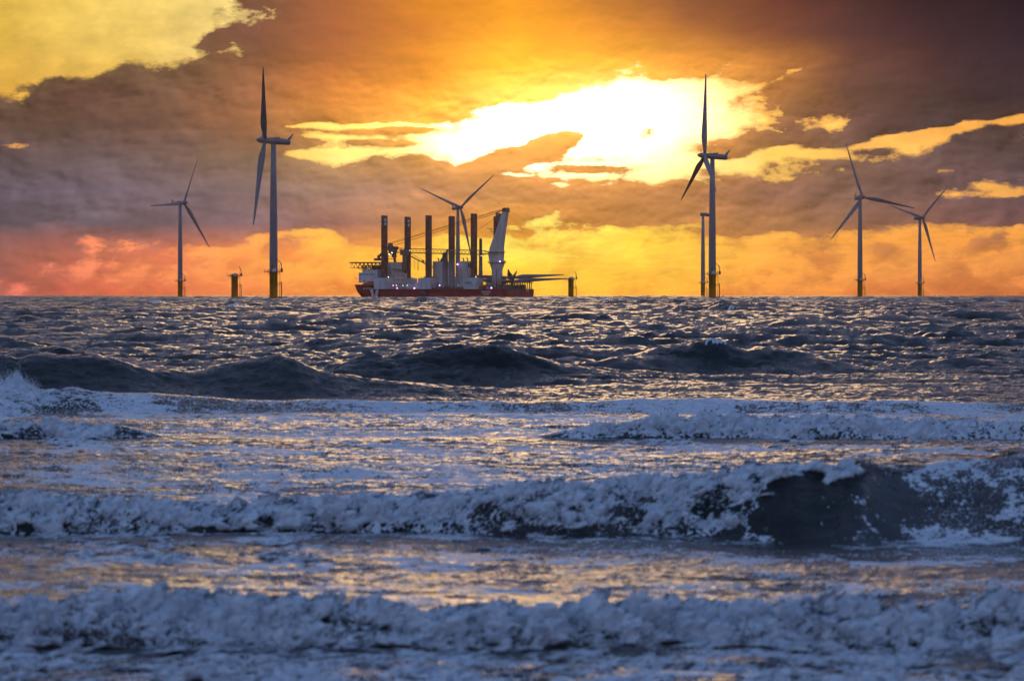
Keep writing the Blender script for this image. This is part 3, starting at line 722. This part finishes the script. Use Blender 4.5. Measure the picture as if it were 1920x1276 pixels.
turbine(1318, 402.5, -80, 0, 0, 'unfinished turbine tower with a nacelle but no blades, beside the large right one', rotor=False)
turbine(1612.5, 371, 20, -19, 20, 'turbine facing the viewer with one blade pointing right, left of the rightmost pair')
turbine(1724.5, 409, 32, 45, 20, 'smallest turbine, farthest right with its whole tower in view and its nose pointing right')
turbine(2014, 323, 15, -61, 40, 'turbine at the right edge showing only one blade tip')
def pile(px, d, label):
    root = thing('monopile_foundation', label, 'foundation', ((px - 960) / FP * d, d, -drop(d)), 0, 'bare yellow piles waiting for towers')
    base_parts(root, tower=False)
pile(440, 2411, 'short yellow pile without a tower between the two left turbines')
pile(1070.5, 2917, 'short yellow pile without a tower to the right of the ship stern')

# ------------------------------------------------------------------ jack-up installation ship
DS = 2900.0; YAW = R(-32.5); SCN = FP / DS
sx, sy = (838 - 960) / FP * DS, DS
SHIP_LOC = (sx, sy, -drop(DS))
ship = thing('jackup_ship', 'red and white jack-up crane ship with six tall brown legs and a leaning white crane', 'ship', SHIP_LOC, YAW)
cA, sA = math.cos(YAW), math.sin(YAW)
def wp(x, y, z): return (sx + x * cA - y * sA, sy + x * sA + y * cA, z - drop(DS))
HW = 19.0; DK = 6.2
def hull():
    g = G(); rings = []
    def sec(x0, top, half, halfb, rake):            # rake: x of the deck edge relative to the waterline
        return [(x0 + rake, -half, top), (x0 + rake * .35, -half * .99, top * .45), (x0, -halfb, -2), (x0, -halfb * .7, -5), (x0, halfb * .7, -5), (x0, halfb, -2), (x0 + rake * .35, half * .99, top * .45), (x0 + rake, half, top)]
    for x0, top, half, hb, rk in ((-72.4, 9.9, 5.0, .6, -4.6), (-71.4, 9.8, 11, 3, -4.2), (-69.5, 9.7, 15.5, 8, -3.6), (-65, 9.6, 18, 13, -2), (-58.5, 9.5, HW, 17, -.5), (-58.1, DK, HW, 17.2, 0), (-40, DK, HW, 18.6, 0), (0, DK, HW, HW, 0), (50, DK, HW, HW, 0), (62, DK, HW, 18.6, 0), (65, DK + .0, 18.6, 17.2, 0)):
        rings.append(sec(x0, top, half, hb, rk))
    g.loft(rings, smooth=False); return g
hl = hull().build('hull', 'hull', ship)
g = G(); rings = []
for x, r in ((-79.5, .2), (-78.5, 1.5), (-76, 2.3), (-71, 2.6)): rings.append([(x, r * math.cos(2 * math.pi * i / 12), -1.9 + r * math.sin(2 * math.pi * i / 12)) for i in range(12)])
g.loft(rings); g.build('bulbous_bow', 'hull', ship)
g = G(); g.box((8, 0, DK + .06), (113, 37, .1)); g.build('deck', 'deck', ship)
# V emblem on the bow flank (near side), standing proud of the plating
g = G(); yv = -HW - .05
for a in (((-56.3, 6.1), (-54.1, 6.1), (-52.6, .2), (-54.8, .2)), ((-48.7, 6.1), (-51.1, 6.1), (-52.3, .2), (-50.0, .2))): g.prism(list(a), yv - .12, yv + .9)
g.build('emblem', 'mark', hl)
# legs and jack houses
LX = (-46.3, -6.4, 33.8); LEGS = []
def legmesh():
    g = G(); n = 12; r = 2.5
    ring = lambda z, rr: [(rr * math.cos(2 * math.pi * (i + .5) / n), rr * math.sin(2 * math.pi * (i + .5) / n), z) for i in range(n)]
    zs = []; z = -8.0
    rings = []
    while z < 59.0:
        rings += [ring(z, r), ring(z + 1.35, r), ring(z + 1.36, r * .955), ring(z + 1.70, r * .955)]; z += 1.71
    rings += [ring(z, r), ring(z + 1.0, r)]
    g.loft(rings, smooth=False)
    for a in (0, 90, 180, 270):                        # jacking racks, toothed bars down the leg
        for k in range(66): g.box((2.55 * math.cos(R(a)), 2.55 * math.sin(R(a)), -6 + k), (.30 if a % 180 == 0 else .8, .8 if a % 180 == 0 else .30, .55))
    return g
lg = legmesh()
for sgn in (-1, 1):
    for i, x in enumerate(LX):
        dz = (0, -.3, .5)[i] if sgn < 0 else (-.5, -.4, -1.0)[i]
        yl = sgn * 15
        o = lg.build('leg', 'leg', ship) if not LEGS else bpy.data.objects.new('leg', LEGS[0].data)
        if LEGS: col.objects.link(o); o.parent = ship
        o.location = (x + (.8 if sgn > 0 else 0), yl, dz); LEGS.append(o)
        g = G(); g.tube((-1.1, 0, 60.2), (-1.1, 0, 61.6), .3, n=6); g.box((-1.1, 0, 61.4), (1.1, 1.1, .5))
        g.lathe([(2.3, 59.9), (2.3, 60.3)], n=12)
        for k in range(8): g.box((2.1 * math.cos(k * .785 + .2), 2.1 * math.sin(k * .785 + .2), 60.5), (.45, .45, .8))
        g.build('leg_cap', 'leg', o)
        if i == 0:
            for a0, w in ((-128, 40), (-38, 34)):
                for zz in (54.2, 57.2):
                    g = G(); a = R(a0) - YAW * 0
                    ringp = []
                    for rr in (2.45, 2.72):
                        for da in (-w / 2, 0, w / 2): ringp.append((rr * math.cos(a + R(da)), rr * math.sin(a + R(da))))
                    b = len(g.v)
                    for z in (zz, zz + 1.9): g.v.extend((x_, y_, z) for x_, y_ in ringp)
                    for q in ((0, 1, 4, 3), (1, 2, 5, 4)):
                        g.face(q); g.face([j + 6 for j in q][::-1])
                    for q in ((3, 4), (4, 5), (1, 0), (2, 1), (0, 3), (5, 2)): g.face((q[0], q[1], q[1] + 6, q[0] + 6))
                    g.build('number_plate', 'mark', o)
        # jack house round the leg
        jh = G(); w = 11.0; h = 8.0
        yb = yl + sgn * 0.9
        jh.box((x, yb, DK + .1 + h / 2), (w, 10.2, h)); jh.box((x, yb, DK + h + .3), (w * .72, 7.2, .5)); 
        J = jh.build('jack_house', 'white', ship)
        g = G(); g.lathe([(3.5, DK + h + .5), (3.4, DK + h + 1.3), (2.8, DK + h + 1.5)], (x, yl, 0), n=16); g.build('guide_ring', 'steel', J)
        g = G(); zt = DK + h + .12; g.rail([(x - w / 2, yb - 5, zt), (x + w / 2, yb - 5, zt), (x + w / 2, yb + 5, zt)], r=.06); g.build('railing', 'rail', J)
        g = G(); g.box((x + w / 2 + .35, yb - 1.5, DK + h - 1.2), (.7, 6.4, 2.4)); g.box((x + w / 2 + .7, yb, DK + h - 3.4), (1.4, 8.6, .3)); g.build('side_cabin', 'cream', J)
        if sgn < 0 and i == 2:
            pass
# superstructure over the bow
g = G(); g.box((-59.3, 0, 15.0), (16.6, 36, 7.6)); g.box((-58.2, 0, 19.9), (13.6, 34, 2.2)); g.box((-52.0, 0, 10.3), (7.5, 24, 3.4))
acc = g.build('accommodation_block', 'white', ship)
g = G(); g.box((-48.0, -.5, 12.6), (9.0, 17.5, 13.0)); g.box((-47.2, 9.6, 12.2), (8, 2.8, 12.2)); g.box((-49, 0, 24), (13, 13, 5.2)); g.box((-46.5, -6, 22.5), (6, 9, 6.4))
acc2 = g.build('aft_block', 'cream', ship)
def window(x, y, z, dx, dy, dz, par): G().box((x, y, z), (dx, dy, dz)).build('window', 'window', par)
for k in range(7): window(-66.0 + k * 2.1, -18.03, 17.3, 1.0, .1, .8, acc)
for zz in (9.8, 13.2, 16.6):
    for k in range(6): window(-43.47, -7.6 + k * 2.9, zz, .1, .75, .8, acc2)
# bridge: open-sided gallery deck with window band
g = G(); g.box((-57.5, 0, 24.0), (14.5, 36.5, .5)); g.box((-47, 0, 21.15), (8.0, 20, .35))
for k in range(9): g.box((-64 + k * 1.62, -17.6, 22.4), (.5, .5, 2.9))
for k in range(12): g.box((-64, -17 + k * 3.1, 22.4), (.5, .5, 2.9)); g.box((-50.8, -17 + k * 3.1, 22.4), (.5, .5, 2.9))
g.box((-56.5, 0, 22.2), (5.0, 22, 2.6)); g.build('bridge', 'steel', ship)
g = G(); g.box((-56.5, 6, 22.4), (8.0, 12, 2.8)); g.build('wheelhouse', 'white', ship)
# helideck on its truss
g = G(); g.lathe([(11.0, 25.9), (11.6, 26.1), (11.6, 26.8), (11.2, 26.8)], (-75.0, 0, 0), n=8)
g.box((-60, 0, 26.4), (12, 12, .8)); hd = g.build('helideck', 'steel', ship)
g = G()
for y in (-8, -3, 3, 8):
    g.tube((-81.5, y, 22.5), (-52, y, 22.5), .22, n=5, smooth=False)
    for k in range(9):
        xa = -82.5 + k * 3.6; g.tube((xa, y, 22.6), (xa + 1.8, y, 26.0), .16, n=4, smooth=False); g.tube((xa + 1.8, y, 26.0), (xa + 3.6, y, 22.6), .16, n=4, smooth=False)
    g.tube((-76, y, 22.5), (-66, y, 19.0), .25, n=5, smooth=False)
for x in (-82, -76, -70, -64): g.tube((x, -9, 22.5), (x, 9, 22.5), .18, n=4, smooth=False)
g.build('truss', 'steel', hd)
g = G()
ring = [(-75 + 11.6 * math.cos(R(a)), 11.6 * math.sin(R(a)), 26.7) for a in range(0, 361, 45)]
for a, b in zip(ring, ring[1:]): g.tube(a, b, .12, n=4); 
g.build('safety_net', 'rail', hd)
g = G(); g.box((-60.5, -2, 28.7), (5, 5, 1.8)); g.tube((-62, 0, 29), (-62, 0, 33), .12, n=5); g.tube((-64, 0, 31.4), (-60.5, 0, 31.4), .12, n=5); g.lathe([(.8, 29.6), (1.0, 30.4), (.5, 31.2)], (-57, 3, 0), n=10); g.build('radar_mast', 'steel', ship)
# lifeboat below the block
g = G(); rings = []
for x, r in ((-6.2, .3), (-5.2, 1.15), (-3.4, 1.6), (0, 1.75), (3.4, 1.6), (5.2, 1.15), (6.2, .3)): rings.append([(x, r * math.cos(2 * math.pi * i / 12), r * .92 * math.sin(2 * math.pi * i / 12)) for i in range(12)])
g.loft(rings); g.box((.6, 0, 1.7), (3.6, 1.8, 1.0))
lb = g.build('lifeboat', 'orange', ship, (-57.0, -19.4, 9.9))
lb['label'] = 'orange enclosed lifeboat hung over the red bow'
g = G()
for x in (-61.5, -52.5): g.path([(x, -17, 10), (x, -17.5, 12.6), (x, -19.6, 12.9), (x, -19.6, 11.4)], .2)
g.build('boat_davit', 'steel', ship)
g = G()
for k in range(6): g.box((-62 + k * 2.3, -18.6, 6.7), (.7, .7, 1.2)); 
g.build('bollards', 'mark', ship)
# funnels amidships with louvres
for x, y, w, z1, dark in ((-1.5, -5.5, 8.6, 27.0, 1), (18.8, -2.5, 8.2, 27.0, 1)):
    g = G(); g.box((x, y, (DK + z1) / 2), (w, 9.5, z1 - DK)); g.box((x + 1, y, DK + 2.2), (w + 7, 12, 4.2))
    f = g.build('funnel', 'cream', ship)
    for k in range(3): G().box((x + w / 2 + .02, y - 3.0 + k * 2.6, z1 - 3.0), (.1, 1.5, 3.4)).build('louvre', 'window', f)
    g = G()
    for k in range(2): g.path([(x - 2.2 + k * 3.6, y, z1), (x - 2.2 + k * 3.6, y, z1 + 1.6), (x - 3.2 + k * 3.6, y, z1 + 2.4)], .42, n=8)
    g.build('exhaust_pipe', 'steel', f)
g = G(); g.box((7, -3, DK + 1.7), (14, 14, 3.2)); g.box((16, -6, DK + 5), (5, 6, 9)); g.build('machinery_house', 'white', ship)
g = G()
for k in range(5): g.box((13.46, -8.2, DK + 1.4 + k * 2.4), (.1, 1.2, 1.6))
g.build('window_column', 'window', ship)
g = G(); g.prism([(-3, 27), (1.8, 27), (4.6, 36), (3.8, 36)], -5.6, -4.8); 
g.build('stair_frame', 'steel', ship)
# cradle frame over the rail amidships
g = G(); g.box((11, -17.6, DK + .75), (48, 3.4, 1.1)); 
for k in range(13): g.box((-12.5 + k * 3.9, -18.4, DK + 1.7), (.8, .8, 1.0))
g.box((-8.5, -19.35, DK - 2.4), (5.2, .8, 2.8)); g.tube((-11, -19.4, DK - .6), (-6, -19.4, DK - 4), .18, n=5)
g.build('cargo_rail', 'steel', ship)
# deck clutter
g = G(); rr2 = random.Random(3)
for k in range(34):
    x = rr2.uniform(-38, 62); y = rr2.uniform(-17, 15)
    if any(abs(x - a) < 8 for a in LX) or -6 < x < 24 and y < 5: continue
    h = rr2.uniform(1.0, 3.4); g.box((x, y, DK + .1 + h / 2), (rr2.uniform(1, 4.5), rr2.uniform(1, 4), h), rz=0)
g.build('deck_gear', 'rail', ship)
g = G(); g.rail([(-40, -18.7, DK + .1), (-13, -18.7, DK + .1)], r=.07, post=2.5); g.rail([(41, -18.7, DK + .1), (64.5, -18.2, DK + .1), (64.5, 18.2, DK + .1)], r=.08, post=2.5); g.rail([(-38, 18.7, DK + .1), (62, 18.7, DK + .1)], r=.07, post=3)
g.build('railing', 'rail', ship)
g = G(); g.box((-25, -6, DK + 2.2), (9, 8, 4.0)); g.prism([(-32, DK + .1), (-17, DK + .1), (-20, DK + 5.6), (-24, DK + 5.6)], 3, 9); g.build('deck_house', 'white', ship)
g = G(); g.lathe([(2.6, 0), (2.8, 1), (2.8, 3.2), (1.8, 4.6), (.2, 5)], (-17, -13, DK + .2), n=16); g.build('storage_tank', 'cream', ship)
# aft works
g = G()
for k in range(14): g.box((40 + k * 1.9, 15.8, DK + 2.6), (.45, .45, 5)); 
g.box((53, 15.8, DK + 5.0), (26, 1.2, .5)); g.box((62.0, 0, DK + 5.2), (2.4, 36, .5))
for k in range(11): g.box((62.4, -17 + k * 3.4, DK + 2.6), (.5, .5, 5))
for k in range(6): g.box((58 + rr2.uniform(-3, 4), -13 + k * 5, DK + 1.6), (3, 2.6, 2.6 + k % 3 * .5))
g.build('stern_gallery', 'steel', ship)
for y in (-12.2, -6.5, -1.5, 4.2): G().box((65.0, y, DK - .7), (.3, 1.3, 3.8)).build('fender', 'steel', hl)
g = G(); g.path([(40, -16, DK + .2), (40, -16, DK + 2.0), (46, -16, DK + 3.6)], .45); g.box((42, -15.6, DK + 1.9), (7, 2.4, 1.6), ry=-.25); g.build('rescue_boat', 'orange', ship)
g = G(); g.tube((47.6, -13, DK), (38.5, -13, DK + 9.8), .3, n=6); g.tube((53, -14, DK), (53, -14, DK + 14.8), .38, n=6); g.build('deck_derrick', 'steel', ship)
# main crane: pedestal, slewing house, leaning mast, long lattice boom laid over the legs
CX, CY = 46.5, -3.0
g = G(); g.lathe([(4.0, DK), (4.0, 19.5), (4.1, 21), (5.7, 25.3), (5.7, 27.6)], (CX, CY, 0), n=32); crane = g.build('crane_pedestal', 'cream', ship)
g = G(); g.lathe([(6.9, 25.6), (6.9, 26.2), (5.6, 26.2)], (CX, CY, 0), n=24); g.lathe([(6.2, 33.4), (6.2, 33.8), (5.0, 33.8)], (CX, CY, 0), n=24)
ring = [(CX + 6.8 * math.cos(R(a)), CY + 6.8 * math.sin(R(a)), 26.2) for a in range(0, 361, 20)]; g.rail(ring, r=.07, post=3)
g.build('crane_walkway', 'steel', crane)
# work in view-aligned crane axes: U runs along the picture plane, towards the bow
U = Vector((-math.cos(YAW), math.sin(YAW), 0)); V = Vector((-U.y, U.x, 0)); C0 = Vector((CX, CY, 0))
BD = (Vector((-41.5, 9.5, 0)) - C0); BD.z = 0; BD.normalize(); BV = Vector((-BD.y, BD.x, 0))
def cp(u, v, z): p = C0 + BD * u + BV * v; return (p.x, p.y, z)
def slab(g, prof, hv, taperv=None):
    n = len(prof); b = len(g.v)
    for sg in (-1, 1):
        for i, (u, z) in enumerate(prof):
            h = hv if taperv is None else taperv[i]
            g.v.append(cp(u, sg * h, z))
    g.face(range(b, b + n)); g.face([b + n + i for i in range(n)][::-1])
    for i in range(n): g.face((b + i, b + n + i, b + n + (i + 1) % n, b + (i + 1) % n))
g = G(); slab(g, [(6.6, 34), (5.4, 27.6), (-4.0, 27.6), (-4.6, 34), (-4.4, 36)], 3.0)
g.box(cp(2, 0, 29.8), (5, 6, 4)); g.build('crane_house', 'cream', ship)
g = G(); slab(g, [(5.8, 34), (5.2, 37), (-.6, 49.5), (-6.9, 64.5), (-10.4, 64.5), (-7.0, 49.5), (-4.8, 38), (-4.4, 34)], 4, [2.5, 2.5, 2.1, 1.7, 1.7, 2.1, 2.5, 2.5]); mast = g.build('crane_mast', 'cream', ship)
g = G(); slab(g, [(-6.2, 63.4), (-6.6, 66.0), (-9.8, 66.3), (-10.9, 63.4)], 2.1); g.box(cp(-11.4, 0, 63.4), (1.6, 2, .4)); g.tube(cp(-11.6, 0, 63.4), cp(-12, 0, 65.6), .15)
g.box(cp(-1.2, 0, 60.8), (2.6, 3.4, 3.0)); g.tube(cp(-4, 0, 64), cp(1.5, 0, 62.6), .3, n=5); g.tube(cp(3.6, 0, 51.0), cp(10.5, 0, 51.3), .2, n=5); g.path([cp(7.0, 0, 51.2), cp(5.5, 0, 49), cp(1.5, 0, 47.5)], .25); g.build('mast_head', 'steel', mast)
g = G()
NB = 14; u0, u1 = 7.0, 104.5
def chord(u, top):
    k = (u - u0) / (u1 - u0); base = 33.2 + 2.6 * k
    h = 3.2 * min(1, k * 9 + .25)
    return base + (h * .5 if top else -h * .5) + (0)
for v in (-1.9, 1.9):
    for i in range(NB):
        a, b = u0 + (u1 - u0) * i / NB, u0 + (u1 - u0) * (i + 1) / NB; mid = (a + b) / 2
        vv = v * min(1, .3 + i * .3); vb = v * min(1, .3 + (i + 1) * .3)
        g.tube(cp(a, vv, chord(a, 1)), cp(b, vb, chord(b, 1)), .26, n=5, smooth=False); g.tube(cp(a, vv, chord(a, 0)), cp(b, vb, chord(b, 0)), .36, n=5, smooth=False)
        g.tube(cp(a, vv, chord(a, 0)), cp(mid, vv, chord(mid, 1)), .15, n=4, smooth=False); g.tube(cp(mid, vv, chord(mid, 1)), cp(b, vb, chord(b, 0)), .15, n=4, smooth=False)
for i in range(NB):
    a = u0 + (u1 - u0) * i / NB; v = 1.9 * min(1, .3 + i * .3)
    for tp in (0, 1): g.tube(cp(a, -v, chord(a, tp)), cp(a, v, chord(a, tp)), .13, n=4, smooth=False)
boom = g.build('crane_boom', 'steel', ship)
g = G(); g.box(cp(104, 0, 35.6), (6.0, 4.5, 6.4), rz=-YAW, ry=.3); g.box(cp(106.8, 0, 38.4), (2.6, 3.0, 5.5)); g.lathe([(1.5, -1), (1.5, 1)], cp(100.5, 0, 37.6), n=12); g.lathe([(1.9, -1.4), (1.9, 1.4)], cp(103, 0, 31.6), n=14); g.tube(cp(103, 0, 35), cp(102.5, 0, 25), 1.0, .7, n=8)

g.build('boom_head', 'steel', boom)
g = G(); g.path([cp(108, 0, 38.5), cp(113, 0, 35.6), cp(117.5, 0, 31.8), cp(119.5, 0, 30.8), cp(117.6, 0, 29.2)], .95, n=7)
g.tube(cp(104, 0, 36), cp(109, 0, 36), .7, n=6); g.build('hook_block', 'steel', boom)
g = G()
for dz, v in ((0, -1.2), (-1.6, 1.2), (.5, 0)): g.tube(cp(-3.5, v, 64.6 + dz * 1.0), cp(107 + dz * 3, v, 40.6 + dz * .8), .17, n=5)
g.tube(cp(-1.2, 0, 60), cp(40, 0, 40), .09, n=4)
g.build('hoist_cable', 'cable', ship)
g = G(); g.tube((-41, 4, 19), (-41, 4, 33), 1.7, 1.5, n=10); g.box((-41, 4, 34.0), (5, 4.6, 4.2)); g.build('boom_rest', 'rail', ship)
# service crane beside the aft block: pedestal and a jib running down to the aft
g = G(); P0 = Vector((-39, 8, 31.4)); P1 = Vector((-13.5, 3, 21.8))
dirj = (P1 - P0).normalized(); up = Vector((0, 0, 1))
for k, (o_, r_) in enumerate(((0, .30), (2.4, .16))):
    g.tube(P0 + up * o_, P1 + up * (o_ * .6), r_, n=5)
for i in range(12):
    a = P0.lerp(P1, i / 12); b = P0.lerp(P1, (i + 1) / 12); g.tube(a, b + up * 2.0, .08, n=4)
    g.tube(a + Vector((0, 1.6, 0)), b + Vector((0, 1.6, 0)), .16, n=4)
g.box(P0.lerp(P1, .55) + up * 1.2, (1.2, 1.2, 1.5)); g.tube((-30, 6, 28), (-30, 6, 20), .25, n=5); g.tube((-33, 6, 29.6), (-33, 6, 21), .15, n=4)
g.build('service_crane_jib', 'steel', ship)
g = G(); g.path([(-50.5, -4, 26), (-50.5, -4, 33), (-47, -2, 36)], .35); g.path([(-43, -4, 26), (-45.5, -3, 34)], .3); g.tube((-51, -4, 29), (-43, -4, 29), .2); g.build('mast_frame', 'steel', ship)
# deck lamps that are lit in the photograph
def lamp(px, py, y, m, r):
    for yy in [y]:
        X = ((px - 838) / SCN - yy * -sA) / cA            # solve the point on the ship at that lateral offset
        z = (549 - py) / SCN + EYE + drop(DS)
        r *= .62; g = G(); g.lathe([(.02, -r), (r * .7, -r * .7), (r, 0), (r * .7, r * .7), (.02, r)], (X, yy, z), n=10)
        o = g.build('deck_lamp', m, ship)
for a in ((777.3, 540.6, -18, 'lamp', 1.0), (858.3, 496.3, -9, 'lamp', .95), (937.5, 491.2, -9.3, 'lamp', .85), (825.2, 535.2, -19.2, 'lamp', .75), (921.8, 540.2, -19, 'lamp', .9),
          (744.6, 540.5, -18.5, 'lamp', .75), (736.8, 535.4, -18.5, 'lamp', .55), (743.2, 535.3, -18.5, 'lampr', .6), (755.5, 535.5, -18.5, 'lampw', .4), (763.5, 535.4, -18.5, 'lampw', .4),
          (727.9, 519.8, -19, 'lampw', .5), (732.8, 473.4, 1, 'lampw', .6), (727.5, 475.9, 1, 'lampw', .6), (893.2, 519.6, -19.5, 'lampw', .5), (902.6, 480.4, -6, 'lampw', .4), (860.7, 535.3, -19, 'lampw', .35),
          (767.3, 469.5, -3, 'lampw', .35)):
    lamp(*a)
# lettering
def lettering(body, size, x, z, name, m, y=None, side='near', squash=1.0):
    cu = bpy.data.curves.new(name, 'FONT'); cu.body = body; cu.size = size; cu.extrude = .05; cu.align_x = 'CENTER'
    o = bpy.data.objects.new(name, cu); col.objects.link(o); bpy.context.view_layer.update()
    me = bpy.data.meshes.new_from_object(o.evaluated_get(bpy.context.evaluated_depsgraph_get())); bpy.data.objects.remove(o)
    me.name = name; me.materials.clear(); me.materials.append(MAT[m])
    o = bpy.data.objects.new(name, me); col.objects.link(o); o.parent = ship
    if side == 'near': o.location = (x, y, z); o.rotation_euler = (R(90), 0, 0)
    else: o.location = (x, y, z); o.rotation_euler = (R(90), 0, R(90))
    o.scale.x = squash
    return o
lettering('mpi', 4.0, LX[2] - .8, 10.0, 'house_logo', 'blue', y=-15.9 - 5.1 - .07)
g = G(); zz = [(LX[2] + 1.4 + k * .45, -21.08, 9.2 - .5 * math.sin(k * .8)) for k in range(9)]; g.path(zz, .14, n=5); g.build('logo_wave', 'blue', ship)
# the hull names are too small to read in the photograph: rows of letter-sized painted strokes of the same length
def name_row(n, h, x, z, y, name, side='near'):
    r_ = random.Random(n * 7 + int(x)); g = G(); w = h * .62; x0 = -n * w / 2
    g.box((0, 0, h * .04), (n * w, .05, h * .07))
    for k in range(n):
        c = x0 + (k + .5) * w
        g.box((c - w * .25, 0, h * .5), (w * .2, .08, h * .95)); g.box((c + w * .12, 0, h * r_.choice((.25, .5, .9))), (w * .55, .07, h * .16))
        if r_.random() < .6: g.box((c + w * .3, 0, h * .5), (w * .18, .08, h * .9))
    o = g.build(name, 'mark', hl); o.location = (x, y, z)
    if side != 'near': o.rotation_euler = (0, 0, R(90))
name_row(10, 1.3, 47, 3.6, -HW - .06, 'ship_name'); name_row(8, 1.0, 47, 2.1, -HW - .06, 'home_port')
name_row(7, 1.0, -57.2, 6.9, -18.9, 'bow_name'); name_row(7, .9, 65.25, 4.6, 9.5, 'stern_name', 'aft')

# cargo: tower sections and two assembled rotors carried on deck
def section(px, y, z0, z1, r0, r1, label):
    X = ((px - 838) / SCN + y * sA) / cA
    w = wp(X, y, 0)
    root = thing('tower_section', label, 'tower section', w, 0, 'white tower sections standing on the ship deck')
    G().lathe([(r0, z0), (r0, z0 + .3), (r0 * .99, z0 + .5), ((r0 + r1) / 2, (z0 + z1) / 2), (r1, z1 - .3), (r1 + .06, z1 - .3), (r1 + .06, z1)], n=28).build('shell', 'tower', root)
    G().lathe([(r0 + .35, z0 - .5), (r0 + .35, z0 + .05)], n=24).build('base_flange', 'steel', root)
section(835.3, -14.5, DK + 1.4, 33.4, 2.15, 2.05, 'left one of the two thick white tower sections standing upright at the ship middle')
section(847.6, -14.5, DK + 1.4, 35.0, 2.15, 2.05, 'right and slightly taller one of the two thick tower sections at the ship middle')
section(901.3, 9.5, DK + .6, 44.0, 1.65, 1.05, 'slender pinkish white tower section between the last near leg and the crane')
def rotor(px, py, y, angs, label, conez, pit):
    X = ((px - 838) / SCN + y * sA) / cA
    z = (549 - py) / SCN + EYE + drop(DS)
    w = wp(X, y, z)
    root = thing('turbine_rotor', label, 'rotor', w, 0, 'assembled three-bladed rotors lying over the stern')
    G().lathe([(1.7, -1.4), (1.75, 0), (1.6, 1.4), (1.1, 2.6), (.4, 3.5), (.08, 3.7)], n=20).build('hub', 'blade', root)
    for k, a in enumerate(angs):
        o = bpy.data.objects.new('blade', BLADE); col.objects.link(o)
        M = Matrix.Rotation(R(a), 4, 'Z') @ Matrix.Rotation(R(90 - conez[k]), 4, 'Y') @ Matrix.Translation((0, 0, 1.2)) @ Matrix.Rotation(R(pit[k]), 4, 'Z')
        place(o, root, M)
rotor(957.5, 521.5, 2.0, (31, 149, 268), 'upper of the two white rotors, its blade tips highest above the stern rail', (3.0, 3.0, 9), (6, 174, 80))
rotor(959.5, 528.0, 0.0, (27, 153, 276), 'lower of the two white rotors, its right tip reaching towards the yellow pile', (2.6, 3.0, 10), (6, 174, 20))
g0 = wp(0, 0, 0)
X = ((959 - 838) / SCN + 0) / cA
g = G(); g.tube((X, 1, DK), (X, 1, 15.4), .95, n=12); g.box((X, 1, DK + .8), (4, 4, 1.4)); g.build('rotor_stand', 'steel', ship)

# ------------------------------------------------------------------ gulls
def gull(px, py, d, span, roll, yaw, label):
    z = (549 - py) / FP * d + EYE
    g = G(); rings = []
    for x, r, dz in ((-.27, .01, .0), (-.2, .045, .0), (-.05, .075, 0), (.1, .07, .01), (.19, .045, .03), (.25, .05, .045), (.3, .03, .04), (.36, .006, .025)):
        rings.append([(x, r * math.cos(2 * math.pi * i / 10), dz + r * math.sin(2 * math.pi * i / 10)) for i in range(10)])
    g.loft(rings)
    for sg in (-1, 1):
        w = []
        for f, c, zz, xx in ((0, .17, .03, .05), (.3, .18, .13, .08), (.5, .16, .17, .07), (.75, .11, .12, -.0), (1, .02, .04, -.10)):
            y = sg * (f * span / 2 + .03); w.append([(xx + c / 2, y, zz), (xx, y, zz + .016), (xx - c / 2, y, zz), (xx, y, zz - .012)])
        g.loft(w)
    g.prism([(-.26, .01), (-.40, .0), (-.40, -.012), (-.26, -.012)], -.07, .07)
    o = g.build('gull', 'bird'); o.location = ((px - 960) / FP * d, d, z); o.rotation_euler = (R(roll), R(-12), R(yaw))
    o['label'] = label; o['category'] = 'bird'; o['group'] = 'gulls in flight low over the sea'
gull(666.5, 522, 1250, 1.35, 38, 60, 'dark gull gliding just left of the ship bow')
gull(101, 516.5, 1500, 1.2, 34, 60, 'tiny gull far left in the orange sky low over the horizon')
# ------------------------------------------------------------------ thin haze volume round everything, added to mimic the sun's veiling glare
g = G(); g.box((0, 6150, 60), (58000, 12960, 150))
hm = bpy.data.materials.new('haze'); hm.use_nodes = True; t = NT(hm.node_tree); hm.node_tree.nodes.clear()
pvn = t.new('ShaderNodeVolumePrincipled'); pvn.inputs['Color'].default_value = (0.98, 0.80, 0.66, 1)
pvn.inputs['Density'].default_value = 1.2e-5; pvn.inputs['Anisotropy'].default_value = 0.9
o_ = t.new('ShaderNodeOutputMaterial'); t.l.new(pvn.outputs[0], o_.inputs['Volume'])
hz = g.build('haze', hm); hz['kind'] = 'stuff'; hz['label'] = 'thin warm haze added over the water to stand in for sun glare'; hz['category'] = 'haze'
